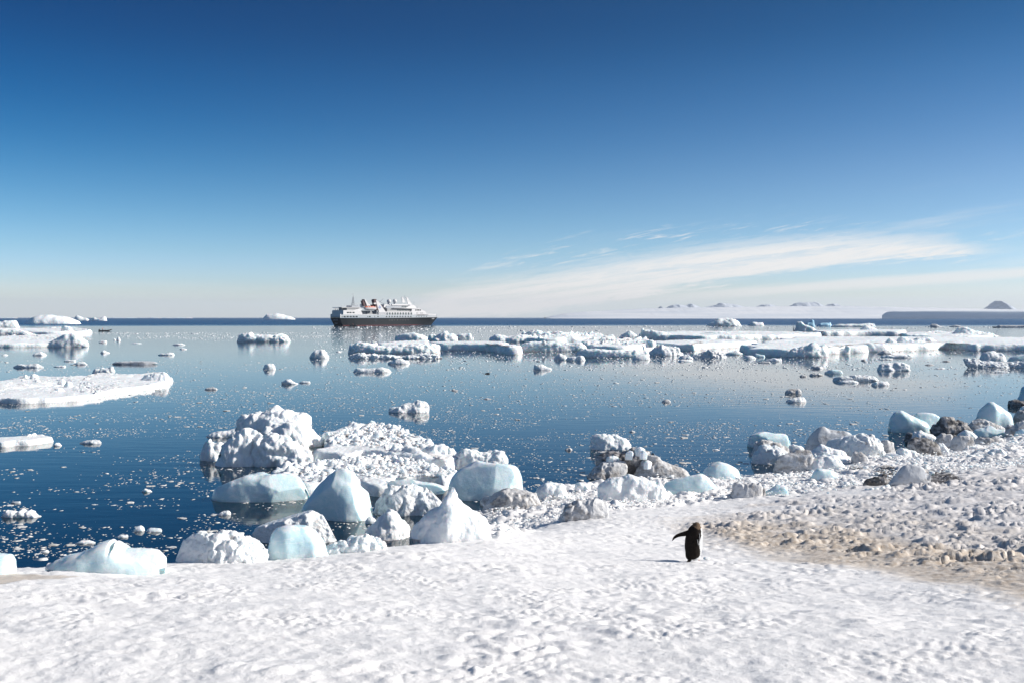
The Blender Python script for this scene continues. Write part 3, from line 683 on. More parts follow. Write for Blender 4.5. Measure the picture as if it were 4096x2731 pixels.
LPN = ['clear rounded lump at the back left', 'tallest clear lump at the back', 'clear lump right of the tallest one', 'large clear lump at the back right', 'flat clear lump in the middle left', 'clear lump just right of the middle left one', 'widest clear lump in the centre', 'clear lump behind the middle left one', 'clear lump near the left rim', 'clear lump at the right, behind the shoulder', 'clear lump at the right front shoulder', 'small upright lump at the right rim', 'small lump beside the tallest one', 'low lump at the far left rim', 'small lump left of the back left one', 'small lump right of the large back right one', 'small lump above the left rim']
_lp = [(890, 1225, 60), (1040, 1203, 62), (1150, 1258, 46), (1240, 1243, 66), (868, 1335, 66), (962, 1342, 60), (1092, 1318, 92), (905, 1285, 70), (735, 1345, 62), (1385, 1320, 64), (1452, 1392, 60), (1490, 1355, 34), (1190, 1225, 44), (690, 1375, 50), (800, 1255, 40), (1300, 1280, 36), (640, 1300, 44)]
for i, (a_, c_, s_) in enumerate(_lp):
    X_, Y_, w_ = 1024 + a_ / 2.24, 1150 + c_ / 2.24, s_ / 2.24
    B('ice_lump', LPN[i] + ' on the broad heaped floe', 'ice lump', 'chunk', Y_ + w_ * .42, [(X_ - w_ * .6, Y_ + w_ * .2), (X_ - w_ * .45, Y_ - w_ * .1), (X_ - .05 * w_, Y_ - w_ * .3), (X_ + w_ * .45, Y_ - w_ * .1), (X_ + w_ * .6, Y_ + w_ * .2)], 'rounded lumps heaped on the broad floe', ratio=.8, z0=.66, sub=.2, lump=.05)
# --- left of the bay
FL('ice_floe', 'large flat white floe with scattered snow lumps at the left edge', 'ice floe', 'snow', .42, [(-160, 1556), (0, 1524), (94, 1504), (161, 1503), (250, 1506), (344, 1503), (388, 1492), (509, 1496), (625, 1490), (656, 1487), (680, 1503), (668, 1522), (603, 1538), (535, 1548), (425, 1562), (393, 1573), (310, 1582), (180, 1590), (60, 1593), (-110, 1592), (-170, 1580)], G4, lumps=.45, lump=.2)
B('ice_floe', 'raised lumpy right end of the large left floe', 'ice floe', 'snow', 1536, [(560, 1530), (580, 1502), (620, 1491), (656, 1486), (678, 1500), (683, 1525)], G4, ratio=.3, n=2.8)
for i, (x, yb, w_, hh_) in enumerate(((102, 1512, 20, 14), (137, 1515, 34, 22), (248, 1540, 40, 28), (276, 1548, 36, 24), (150, 1528, 22, 12), (92, 1524, 16, 10), (235, 1565, 44, 16))):
    B('snow_lump', ['small snow lump at the back left of the large left floe', 'round snow lump beside the small one on the large left floe', 'biggest snow lump in the middle of the large left floe', 'snow lump touching the right side of the biggest lump on the left floe', 'low snow lump in front of the round one on the left floe', 'tiny snow lump near the left edge of the large left floe', 'flat wide snow lump near the front of the large left floe'][i], 'snow lump', 'snow', yb, [(x - w_ / 2, yb - 2), (x - w_ * .3, yb - hh_ * .8), (x, yb - hh_), (x + w_ * .3, yb - hh_ * .75), (x + w_ / 2, yb - 2)], 'snow lumps on the large left floe', ratio=.8, z0=.42, sub=.15)
FL('ice_floe', 'narrow white floe cut by the left edge below the large one', 'ice floe', 'snow', .3, [(-130, 1762), (0, 1747), (110, 1739), (170, 1733), (192, 1734), (197, 1748), (120, 1757), (0, 1765), (-130, 1770)], G4, lumps=.6, lump=.25)
SM = [  # label, base, top, mat
 ('knobbly white piece behind the right part of the large left floe', 1494, [(368, 1488), (378, 1476), (410, 1470), (430, 1472), (452, 1467), (460, 1480)], 'snow', .35),
 ('long thin flat floe on the left, right of the middle distance lumps', 1457, [(450, 1452), (470, 1446), (540, 1443), (610, 1443), (634, 1451)], 'grey', .25),
 ('low rubbly raft near the left edge', 1470, [(56, 1466), (75, 1456), (110, 1458), (150, 1454), (173, 1465)], 'rubble', .3),
 ('small white tent shaped piece below the left floes', 1421, [(130, 1419), (145, 1411), (160, 1406), (172, 1410), (187, 1419)], 'snow', .6),
 ('small pointed white piece beside the tent shaped one', 1421, [(7, 1420), (20, 1415), (34, 1421)], 'snow', .6),
 ('white double knob in the middle of the left water', 1412, [(402, 1410), (412, 1401), (418, 1400), (425, 1406), (436, 1411)], 'snow', .7),
 ('short white bar with two knobs, left centre water', 1420, [(633, 1417), (650, 1412), (662, 1414), (680, 1409), (696, 1411), (698, 1418)], 'snow', .4),
 ('flat white bar above the two knob bar', 1380, [(690, 1379), (705, 1374), (725, 1373), (741, 1378)], 'snow', .4),
 ('narrow white strip below the flat bar', 1397, [(718, 1396), (730, 1391), (747, 1395)], 'snow', .4),
 ('upright white stump standing in the left water, left one of two', 1361, [(455, 1360), (459, 1352), (464, 1360)], 'snow', .8),
 ('upright white stump standing in the left water, right one of two', 1362, [(468, 1360), (472, 1349), (477, 1348), (482, 1360)], 'snow', .8),
 ('small white piece beneath the rubber boat on the left', 1371, [(395, 1369), (405, 1364), (425, 1362), (428, 1370)], 'snow', .5),
 ('thin plate of ice near the two knob bar', 1374, [(526, 1373), (545, 1370), (567, 1373)], 'snow', .5),
 ('thin plate of ice above the long thin floe, right one', 1458, [(294, 1456), (310, 1448), (340, 1447), (349, 1456)], 'snow', .35),
 ('thin plate of ice above the long thin floe, left one', 1445, [(255, 1443), (270, 1438), (304, 1440)], 'snow', .35),
 ('small plate of ice between the raft and the thin plates', 1467, [(214, 1465), (230, 1461), (262, 1460), (264, 1466)], 'snow', .35),
 ('tan flat cake of ice alone in the left foreground water', 1774, [(320, 1770), (335, 1763), (370, 1759), (398, 1758), (405, 1768)], 'rubble', .4),
 ('small white nub left of the tan flat cake', 1783, [(213, 1780), (225, 1770), (236, 1768), (247, 1780)], 'snow', .6),
 ('white three humped piece floating lower left', 2070, [(8, 2062), (30, 2040), (58, 2041), (72, 2050), (90, 2036), (105, 2045), (125, 2037), (145, 2052), (163, 2063)], 'snow', .35),
 ('smooth white pebble like piece in the lower left water', 1967, [(567, 1962), (580, 1952), (597, 1957), (608, 1965)], 'snow', .5),
 ('pale narrow piece in the lower left water', 2012, [(38, 2010), (60, 2003), (82, 2003), (84, 2009)], 'grey', .4),
 ('small grey topped piece near the right of the large left floe', 1558, [(818, 1554), (835, 1548), (868, 1551), (871, 1557)], 'dirty', .4),
 ('oval piece of ice floating close above the bank on the left', 2124, [(533, 2118), (548, 2102), (565, 2100), (580, 2114)], 'chunk', .6),
 ('long oval piece of ice right of the oval one above the bank', 2126, [(584, 2120), (600, 2110), (630, 2108), (650, 2118)], 'chunk', .45),
 ('round white piece above the shark fin block', 2220, [(240, 2228), (248, 2222), (262, 2224), (266, 2233)], 'snow', .6),
 ('snowy plate above the shark fin block', 2209, [(160, 2208), (172, 2200), (190, 2198), (197, 2206)], 'snow', .6),
 ('long glinting piece above the shark fin horn', 2174, [(303, 2170), (325, 2160), (350, 2160), (382, 2166)], 'snow', .4),
 ('white piece left of the pile of plates', 2149, [(467, 2146), (480, 2138), (510, 2138), (512, 2145)], 'snow', .5),
 ('flat floating plate below the wide translucent block', 2060, [(868, 2056), (885, 2044), (915, 2040), (922, 2050)], 'snow', .45),
]
for lab, bs, top, mt, ra in SM:
    B('floating_ice', lab, 'floating ice', mt, bs, top, G4, ratio=ra, sub=.3)
B('iceberg', 'white hill shaped iceberg on the left horizon', 'iceberg', 'pack', 1297, [(100, 1296), (128, 1274), (162, 1260), (187, 1255), (202, 1256), (223, 1264), (255, 1269), (287, 1277), (318, 1284), (321, 1295)], G5, ratio=.5, lump=.03, n=2.0, sub=3)
B('iceberg', 'small horned iceberg right of the hill shaped one', 'iceberg', 'pack', 1284, [(294, 1280), (303, 1268), (308, 1262), (318, 1263), (327, 1268), (332, 1273), (345, 1272), (361, 1278), (364, 1283)], G5, ratio=.4, n=2.0, sub=3)
B('iceberg', 'small saddle shaped iceberg beside the horned one', 'iceberg', 'pack', 1284, [(366, 1281), (370, 1272), (376, 1269), (389, 1273), (404, 1274), (417, 1267), (425, 1270), (427, 1283)], G5, ratio=.4, n=2.0, sub=3)
B('iceberg', 'sloping white iceberg left of the ship', 'iceberg', 'pack', 1279, [(1052, 1278), (1060, 1264), (1066, 1256), (1073, 1257), (1085, 1257), (1098, 1254), (1113, 1255), (1135, 1261), (1158, 1268), (1179, 1277)], G5, ratio=.5, lump=.03, n=2.0, sub=3)
for i, (a, b_, c_) in enumerate(((430, 560, 1271), (545, 650, 1269), (640, 770, 1271), (-60, 70, 1271))):
    xs_ = np.linspace(a, b_, 14); rr_ = np.random.RandomState(40 + i)
    B('iceberg', ['long low line of pack ice on the left horizon, left piece', 'low table of pack ice on the left horizon, middle piece', 'long low line of pack ice on the left horizon, right piece', 'low pack ice on the horizon at the left edge'][i], 'iceberg', 'pack', 1274.2, [(x, 1273 - (1273 - c_) * rr_.uniform(.3, 1.3)) for x in xs_], G5, ratio=.1, lump=.02, sub=3)
B('ice_floe', 'tall white floe end cut by the left edge under the horizon', 'ice floe', 'pack', 1312, [(-90, 1300), (-60, 1288), (0, 1287), (42, 1283), (62, 1281), (70, 1290), (78, 1308)], G3, ratio=.3, n=3, sub=1)
FL('ice_floe', 'upper of the two long floes at the left edge', 'ice floe', 'pack', 1.3, [(-90, 1318), (20, 1312), (150, 1313), (253, 1309), (285, 1308), (320, 1314), (355, 1320), (358, 1324), (330, 1326), (240, 1327), (150, 1327), (60, 1326), (-90, 1326)], G3, lumps=.4)
B('ice_floe', 'white knob on the right part of the upper left floe', 'ice floe', 'pack', 1338, [(240, 1330), (248, 1308), (260, 1303), (283, 1305), (290, 1318), (297, 1332)], G3, ratio=.4, sub=1)
B('ice_floe', 'shaded front slope of the upper left floe', 'ice floe', 'pack', 1340, [(-60, 1322), (0, 1313), (40, 1312), (80, 1318), (110, 1325), (135, 1338)], G3, ratio=.25, sub=1)
FL('ice_floe', 'lower of the two long floes at the left edge', 'ice floe', 'pack', .9, [(-90, 1350), (50, 1344), (170, 1338), (270, 1337), (305, 1340), (330, 1352), (352, 1366), (340, 1371), (200, 1373), (60, 1374), (-90, 1374)], G3, lumps=.5)
B('ice_floe', 'high rounded right end of the lower left floe', 'ice floe', 'pack', 1388, [(185, 1380), (215, 1360), (235, 1345), (260, 1336), (290, 1333), (310, 1342), (330, 1358), (352, 1370), (354, 1380)], G3, ratio=.35, lump=.06, sub=.8)

# --- centre of the bay
B('ice_floe', 'jagged white floe alone between the left floes and the ship', 'ice floe', 'pack', 1368, [(950, 1366), (954, 1348), (960, 1338), (985, 1336), (1005, 1330), (1012, 1340), (1050, 1343), (1100, 1340), (1120, 1336), (1145, 1342), (1159, 1352), (1162, 1365)], G3, ratio=.35, n=3, lump=.12)
B('ice_floe', 'massive layered white floe in the centre, upper body', 'ice floe', 'pack', 1414, [(1393, 1420), (1395, 1392), (1403, 1376), (1450, 1372), (1480, 1377), (1540, 1383), (1570, 1382), (1600, 1376), (1650, 1373), (1690, 1377), (1740, 1378), (1757, 1384), (1761, 1396), (1758, 1412)], G3, ratio=.28, n=3.6, lump=.12)
B('ice_floe', 'low crumbly ledge at the foot of the massive centre floe', 'ice floe', 'snow', 1434, [(1393, 1432), (1402, 1418), (1430, 1412), (1480, 1414), (1560, 1422), (1620, 1424), (1650, 1418), (1700, 1408), (1740, 1414), (1768, 1426)], G3, ratio=.12, lump=.16)
B('ice_chunk', 'pointed white slab perched on the massive centre floe', 'ice chunk', 'pack', 1378, [(1478, 1376), (1490, 1369), (1500, 1366), (1508, 1370), (1512, 1377)], G3, ratio=.5, z0=1.5, sub=.2)
B('floating_ice', 'small bluish chunk drifting in front of the massive centre floe', 'floating ice', 'snow', 1455, [(1553, 1450), (1570, 1440), (1590, 1434), (1612, 1436), (1634, 1440), (1637, 1451)], G3, ratio=.4)
B('floating_ice', 'long smooth white bar in front of the massive centre floe', 'floating ice', 'snow', 1489, [(1411, 1485), (1425, 1472), (1470, 1473), (1530, 1470), (1556, 1475), (1566, 1484)], G3, ratio=.25, n=3, lump=.05)
FL('ice_floe', 'flat white floe tucked behind the massive centre floe', 'ice floe', 'pack', 1.3, [(1508, 1371), (1580, 1366), (1690, 1361), (1716, 1361), (1726, 1372), (1600, 1378), (1511, 1378)], G3, lumps=.2)
B('ice_floe', 'shaded blocky chunk behind the massive centre floe', 'ice floe', 'pack', 1364, [(1580, 1362), (1584, 1342), (1598, 1336), (1618, 1334), (1656, 1330), (1677, 1336), (1700, 1345), (1716, 1352), (1718, 1364)], G3, ratio=.4, n=2.8, lump=.10)
B('ice_floe', 'jumbled hummocks right of the shaded blocky chunk', 'ice floe', 'pack', 1366, [(1710, 1355), (1725, 1340), (1745, 1340), (1762, 1336), (1776, 1325), (1790, 1330), (1800, 1336), (1815, 1335), (1828, 1345), (1832, 1362)], G3, ratio=.4, lump=.2)
B('ice_floe', 'pale green sided block at the right of the jumbled hummocks', 'ice floe', 'pack', 1364, [(1822, 1360), (1826, 1342), (1840, 1336), (1856, 1335), (1886, 1334), (1893, 1345), (1888, 1361)], G3, ratio=.4, n=3)
FL('ice_floe', 'long tabular floe with a shadowed cliff right of the massive floe', 'ice floe', 'pack', 1.5, [(1722, 1366), (1850, 1363), (1990, 1364), (2030, 1371), (2062, 1382), (2050, 1387), (1980, 1377), (1900, 1374), (1750, 1374)], G3, lumps=.15)
B('ice_floe', 'broken tumbling right end of the long tabular floe', 'ice floe', 'pack', 1404, [(1945, 1400), (1960, 1380), (1980, 1374), (2010, 1372), (2030, 1380), (2055, 1390), (2072, 1402)], G3, ratio=.3, lump=.18)
B('ice_floe', 'bluish white rounded floe behind the long tabular one', 'ice floe', 'pack', 1369, [(1955, 1366), (1960, 1350), (1975, 1342), (1990, 1340), (2015, 1343), (2030, 1346), (2060, 1343), (2080, 1338), (2110, 1345), (2150, 1350), (2160, 1366)], G3, ratio=.25, lump=.12)
FL('ice_floe', 'hummocky floe left of centre distance with ragged front', 'ice floe', 'pack', 1.3, [(2080, 1348), (2110, 1338), (2240, 1334), (2380, 1338), (2450, 1345), (2440, 1352), (2320, 1354), (2160, 1355)], G3, lumps=1.2, lump=.2)
B('ice_floe', 'heap of broken ice blocks on the hummocky floe', 'ice floe', 'pack', 1350, [(2085, 1347), (2110, 1330), (2130, 1325), (2155, 1323), (2180, 1330), (2188, 1328), (2205, 1337), (2235, 1326), (2260, 1330), (2300, 1334), (2340, 1334), (2375, 1345)], G3, ratio=.2, lump=.25, z0=1.0, sub=.5)
B('ice_floe', 'broad boxy floe with fluted shaded front in the centre', 'ice floe', 'pack', 1405, [(2066, 1402), (2072, 1387), (2098, 1370), (2140, 1366), (2200, 1367), (2270, 1368), (2318, 1371), (2338, 1380), (2347, 1395)], G3, ratio=.2, n=3.5, lump=.10)
B('ice_chunk', 'yellowish lump sitting on the broad boxy floe', 'ice chunk', 'rubble', 1374, [(2166, 1372), (2170, 1364), (2176, 1361), (2181, 1366), (2184, 1373)], G3, ratio=.7, z0=1.7, sub=.3)
FL('ice_floe', 'rough topped floe between the boxy floe and the flat slab', 'ice floe', 'pack', 1.2, [(2320, 1362), (2400, 1356), (2560, 1355), (2622, 1366), (2615, 1378), (2500, 1385), (2400, 1384), (2340, 1376)], G3, lumps=.8, lump=.2)
B('ice_chunk', 'rounded boulder of ice on the right end of the rough topped floe', 'ice chunk', 'pack', 1384, [(2580, 1376), (2584, 1362), (2596, 1358), (2608, 1359), (2614, 1366), (2616, 1380)], G3, ratio=.6, z0=1.0, sub=.3)
B('ice_floe', 'low flat floe with a dark waterline in front of the rough topped one', 'ice floe', 'pack', 1429, [(2304, 1424), (2312, 1404), (2340, 1396), (2420, 1397), (2515, 1400), (2540, 1397), (2585, 1402), (2597, 1420)], G3, ratio=.2, n=4, lump=.08)
B('floating_ice', 'smooth egg of ice at the right front of the low flat floe', 'floating ice', 'snow', 1438, [(2530, 1434), (2540, 1421), (2565, 1417), (2590, 1419), (2600, 1434)], G3, ratio=.5, lump=.04)
B('floating_ice', 'split greenish white boulder left of the low flat floe', 'floating ice', 'snow', 1438, [(2212, 1434), (2220, 1419), (2240, 1412), (2250, 1417), (2262, 1420), (2268, 1434)], G3, ratio=.5)
B('floating_ice', 'knobbly low piece joined to the split boulder', 'floating ice', 'snow', 1441, [(2262, 1437), (2275, 1426), (2300, 1425), (2318, 1421), (2334, 1425), (2341, 1436)], G3, ratio=.35)
B('ice_floe', 'blue white peaked berg behind the rough topped floe', 'ice floe', 'pack', 1353, [(2478, 1352), (2486, 1340), (2500, 1332), (2517, 1322), (2530, 1325), (2545, 1338), (2552, 1351)], G3, ratio=.5, lump=.12)
FL('ice_floe', 'long sheer sided floe across the middle distance', 'ice floe', 'pack', 1.4, [(2564, 1334), (2700, 1327), (2850, 1325), (3000, 1326), (3275, 1330), (3272, 1336), (3130, 1339), (2960, 1341), (2800, 1342), (2700, 1341), (2564, 1340)], G3, lumps=.25)
B('ice_floe', 'high cliffed left end of the long sheer sided floe', 'ice floe', 'pack', 1358, [(2562, 1354), (2564, 1326), (2580, 1321), (2605, 1319), (2640, 1327), (2680, 1335), (2730, 1346)], G3, ratio=.3, n=4)
B('ice_chunk', 'white ball of ice perched on the cliffed left end', 'ice chunk', 'pack', 1324, [(2564, 1322), (2566, 1314), (2572, 1312), (2577, 1316), (2578, 1322)], G3, ratio=.8, z0=2.6, sub=.4)
B('ice_chunk', 'bluish drift of snow on top of the long sheer sided floe', 'ice chunk', 'pack', 1336, [(2800, 1334), (2840, 1329), (2868, 1325), (2885, 1325), (2905, 1329), (2935, 1335)], G3, ratio=.2, z0=1.4, sub=.5)
FL('ice_floe', 'flat topped white slab with a sunlit fluted cliff', 'ice floe', 'pack', 1.35, [(2600, 1365), (2700, 1359), (2890, 1356), (3015, 1360), (3017, 1364), (2940, 1368), (2840, 1372), (2775, 1379), (2700, 1377), (2620, 1371)], G3, lumps=.06, lump=.12)
B('ice_floe', 'craggy blue white heap in front of the flat topped slab', 'ice floe', 'snow', 1422, [(2590, 1418), (2600, 1405), (2618, 1390), (2650, 1385), (2675, 1388), (2700, 1381), (2715, 1390), (2728, 1410), (2735, 1420)], G3, ratio=.4, lump=.14)
B('ice_floe', 'brownish tipped rubble raft with a central peak', 'ice floe', 'rubble', 1430, [(2750, 1426), (2790, 1414), (2820, 1402), (2838, 1388), (2852, 1392), (2870, 1402), (2895, 1410), (2906, 1424)], G3, ratio=.35, lump=.15)
B('floating_ice', 'rounded snowy hump left of the brownish rubble raft', 'floating ice', 'snow', 1435, [(2713, 1432), (2725, 1421), (2740, 1414), (2755, 1419), (2774, 1431)], G3, ratio=.5)
B('floating_ice', 'low bluish rubble between the rubble raft and the right floe', 'floating ice', 'pack', 1418, [(2898, 1415), (2920, 1407), (2945, 1401), (2960, 1407), (2975, 1416)], G3, ratio=.4)
B('floating_ice', 'flat snowy piece below the rounded snowy hump', 'floating ice', 'snow', 1446, [(2714, 1442), (2730, 1436), (2760, 1438), (2770, 1444)], G3, ratio=.4)
B('floating_ice', 'dark bottomed boulder right of the rubble raft', 'floating ice', 'snow', 1435, [(2973, 1432), (2982, 1422), (3005, 1422), (3022, 1428), (3024, 1434)], G3, ratio=.4)
B('floating_ice', 'smooth glassy bar touching the dark bottomed boulder', 'floating ice', 'glass', 1428, [(3014, 1424), (3022, 1413), (3040, 1415), (3058, 1419), (3061, 1426)], G3, ratio=.35)
B('floating_ice', 'ragged raft below the smooth glassy bar', 'floating ice', 'snow', 1445, [(3058, 1440), (3080, 1434), (3095, 1429), (3110, 1434), (3122, 1431), (3126, 1441)], G3, ratio=.35)
B('floating_ice', 'thin dark plate below the ragged raft', 'floating ice', 'grey', 1451, [(3032, 1448), (3050, 1444), (3078, 1443), (3082, 1449)], G3, ratio=.3)
FL('ice_floe', 'huge flat snow covered floe filling the right middle distance', 'ice floe', 'pack', 1.4, [(2978, 1381), (3040, 1372), (3140, 1352), (3200, 1345), (3600, 1346), (4200, 1350), (4400, 1356), (4400, 1376), (4096, 1377), (3900, 1377), (3850, 1374), (3810, 1371), (3720, 1373), (3550, 1379), (3400, 1382), (3250, 1390), (3150, 1396), (3000, 1392)], G3, lumps=.05, lump=.12)
B('ice_floe', 'jagged upthrust ridge on the left front of the huge floe', 'ice floe', 'pack', 1428, [(3140, 1424), (3150, 1408), (3165, 1398), (3179, 1388), (3190, 1396), (3206, 1391), (3230, 1382), (3256, 1372), (3274, 1384), (3284, 1378), (3298, 1375), (3308, 1390)], G3, ratio=.4, lump=.14)
B('ice_floe', 'row of tooth like ice blocks right of the jagged ridge', 'ice floe', 'pack', 1414, [(3300, 1410), (3306, 1382), (3318, 1378), (3326, 1395), (3336, 1383), (3348, 1386), (3356, 1402), (3364, 1390), (3376, 1392), (3384, 1382), (3396, 1383), (3401, 1404)], G3, ratio=.25, lump=.15)
B('ice_floe', 'smooth shaded swell on the front edge of the huge floe', 'ice floe', 'pack', 1408, [(3400, 1402), (3420, 1388), (3478, 1374), (3495, 1371), (3530, 1374), (3556, 1386), (3562, 1400)], G3, ratio=.3, n=2.8, lump=.05)
B('ice_floe', 'leaning blue grey block left of the big ridge on the huge floe', 'ice floe', 'pack', 1395, [(3535, 1375), (3547, 1358), (3556, 1352), (3568, 1353), (3590, 1364), (3612, 1378), (3622, 1390)], G3, ratio=.4, lump=.08)
B('ice_floe', 'big shaded pressure ridge in the middle of the huge floe front', 'ice floe', 'pack', 1392, [(3588, 1362), (3593, 1350), (3602, 1348), (3625, 1352), (3640, 1355), (3655, 1361), (3675, 1359), (3695, 1364), (3715, 1372), (3724, 1385)], G3, ratio=.3, lump=.10)
B('ice_floe', 'shadowed snow bank behind the big pressure ridge', 'ice floe', 'pack', 1366, [(3640, 1362), (3670, 1352), (3705, 1346), (3725, 1354), (3745, 1364)], G3, ratio=.3, z0=1.4, sub=.5)
B('ice_floe', 'pale block with a steep left face far right of the ship', 'ice floe', 'pack', 1328, [(3174, 1325), (3173, 1292), (3185, 1289), (3203, 1289), (3218, 1302), (3235, 1304), (3250, 1308), (3272, 1322)], G3, ratio=.3, n=3)
B('iceberg', 'small vivid blue berg behind the steep faced pale block', 'iceberg', 'blue', 1307, [(3208, 1302), (3220, 1292), (3230, 1287), (3240, 1283), (3248, 1278), (3256, 1283), (3260, 1305)], G3, ratio=.5, lump=.10)
B('floating_ice', 'low blue grey berg right of the vivid blue one', 'floating ice', 'blue', 1306, [(3262, 1304), (3275, 1297), (3290, 1294), (3312, 1293), (3322, 1291), (3327, 1304)], G3, ratio=.4)
B('floating_ice', 'long dark edged floe on the far right water', 'floating ice', 'pack', 1308, [(3325, 1304), (3350, 1298), (3380, 1297), (3430, 1297), (3470, 1293), (3495, 1295), (3502, 1306)], G3, ratio=.2)
FL('ice_floe', 'long floe with a shaded edge behind the huge right floe', 'ice floe', 'pack', 1.7, [(3255, 1321), (3400, 1317), (3500, 1317), (3612, 1319), (3610, 1325), (3450, 1325), (3280, 1326)], G3, lumps=.2)
B('ice_floe', 'rounded drift on top of the long shaded edge floe', 'ice floe', 'pack', 1323, [(3435, 1320), (3448, 1310), (3460, 1301), (3475, 1305), (3490, 1309), (3518, 1320)], G3, ratio=.4, z0=1.3, sub=.6)
FL('ice_floe', 'thin cracked floe between the long floe and the far hummock', 'ice floe', 'pack', .9, [(3600, 1332), (3720, 1326), (3850, 1328), (3970, 1338), (3960, 1344), (3800, 1345), (3640, 1344)], G3, lumps=.5)
B('ice_floe', 'dark blue grey snow hummock at the far right', 'ice floe', 'pack', 1347, [(3800, 1338), (3815, 1325), (3829, 1313), (3853, 1306), (3868, 1312), (3879, 1319), (3918, 1326), (3935, 1331), (3962, 1330), (3980, 1338), (4005, 1349)], G3, ratio=.3, lump=.12)
B('floating_ice', 'pale block left of the dark hummock', 'floating ice', 'pack', 1333, [(3730, 1332), (3733, 1324), (3745, 1320), (3755, 1325), (3757, 1332)], G3, ratio=.6)
B('floating_ice', 'shaded strip of floes cut by the right edge', 'floating ice', 'pack', 1364, [(3990, 1362), (4015, 1354), (4040, 1349), (4070, 1352), (4096, 1347), (4200, 1349)], G3, ratio=.15)
B('floating_ice', 'mushroom shaped berg on the right horizon water', 'floating ice', 'grey', 1309, [(3717, 1303), (3719, 1297), (3740, 1295), (3764, 1297), (3762, 1306)], G3, ratio=.5)
B('floating_ice', 'low ragged berg right of the mushroom shaped one', 'floating ice', 'grey', 1308, [(3798, 1307), (3808, 1303), (3820, 1300), (3836, 1303), (3852, 1307)], G3, ratio=.4)
B('floating_ice', 'flat dark sided floe at the right edge under the horizon', 'floating ice', 'grey', 1311, [(3968, 1308), (3990, 1305), (3996, 1302), (4100, 1302), (4200, 1303)], G3, ratio=.15, n=5, lump=.03)
B('iceberg', 'craggy blue grey iceberg on the centre right water', 'iceberg', 'pack', 1306, [(2825, 1305), (2838, 1292), (2850, 1288), (2875, 1278), (2895, 1277), (2915, 1273), (2932, 1275), (2945, 1282), (2958, 1288), (2968, 1303)], G3, ratio=.5, lump=.12)
B('floating_ice', 'low companion berg right of the craggy blue grey iceberg', 'floating ice', 'pack', 1303, [(2990, 1301), (3000, 1293), (3010, 1288), (3035, 1290), (3052, 1291), (3056, 1301)], G3, ratio=.4, lump=.12)
B('iceberg', 'flat topped tabular iceberg with a shaded cliff on the right horizon', 'iceberg', 'far', 1275.4, [(3531, 1271), (3537, 1248), (3542, 1246), (3600, 1245), (3720, 1243), (3900, 1243), (4100, 1244), (4500, 1245), (4530, 1268)], G5, ratio=.12, n=12, lump=.01, sub=5)

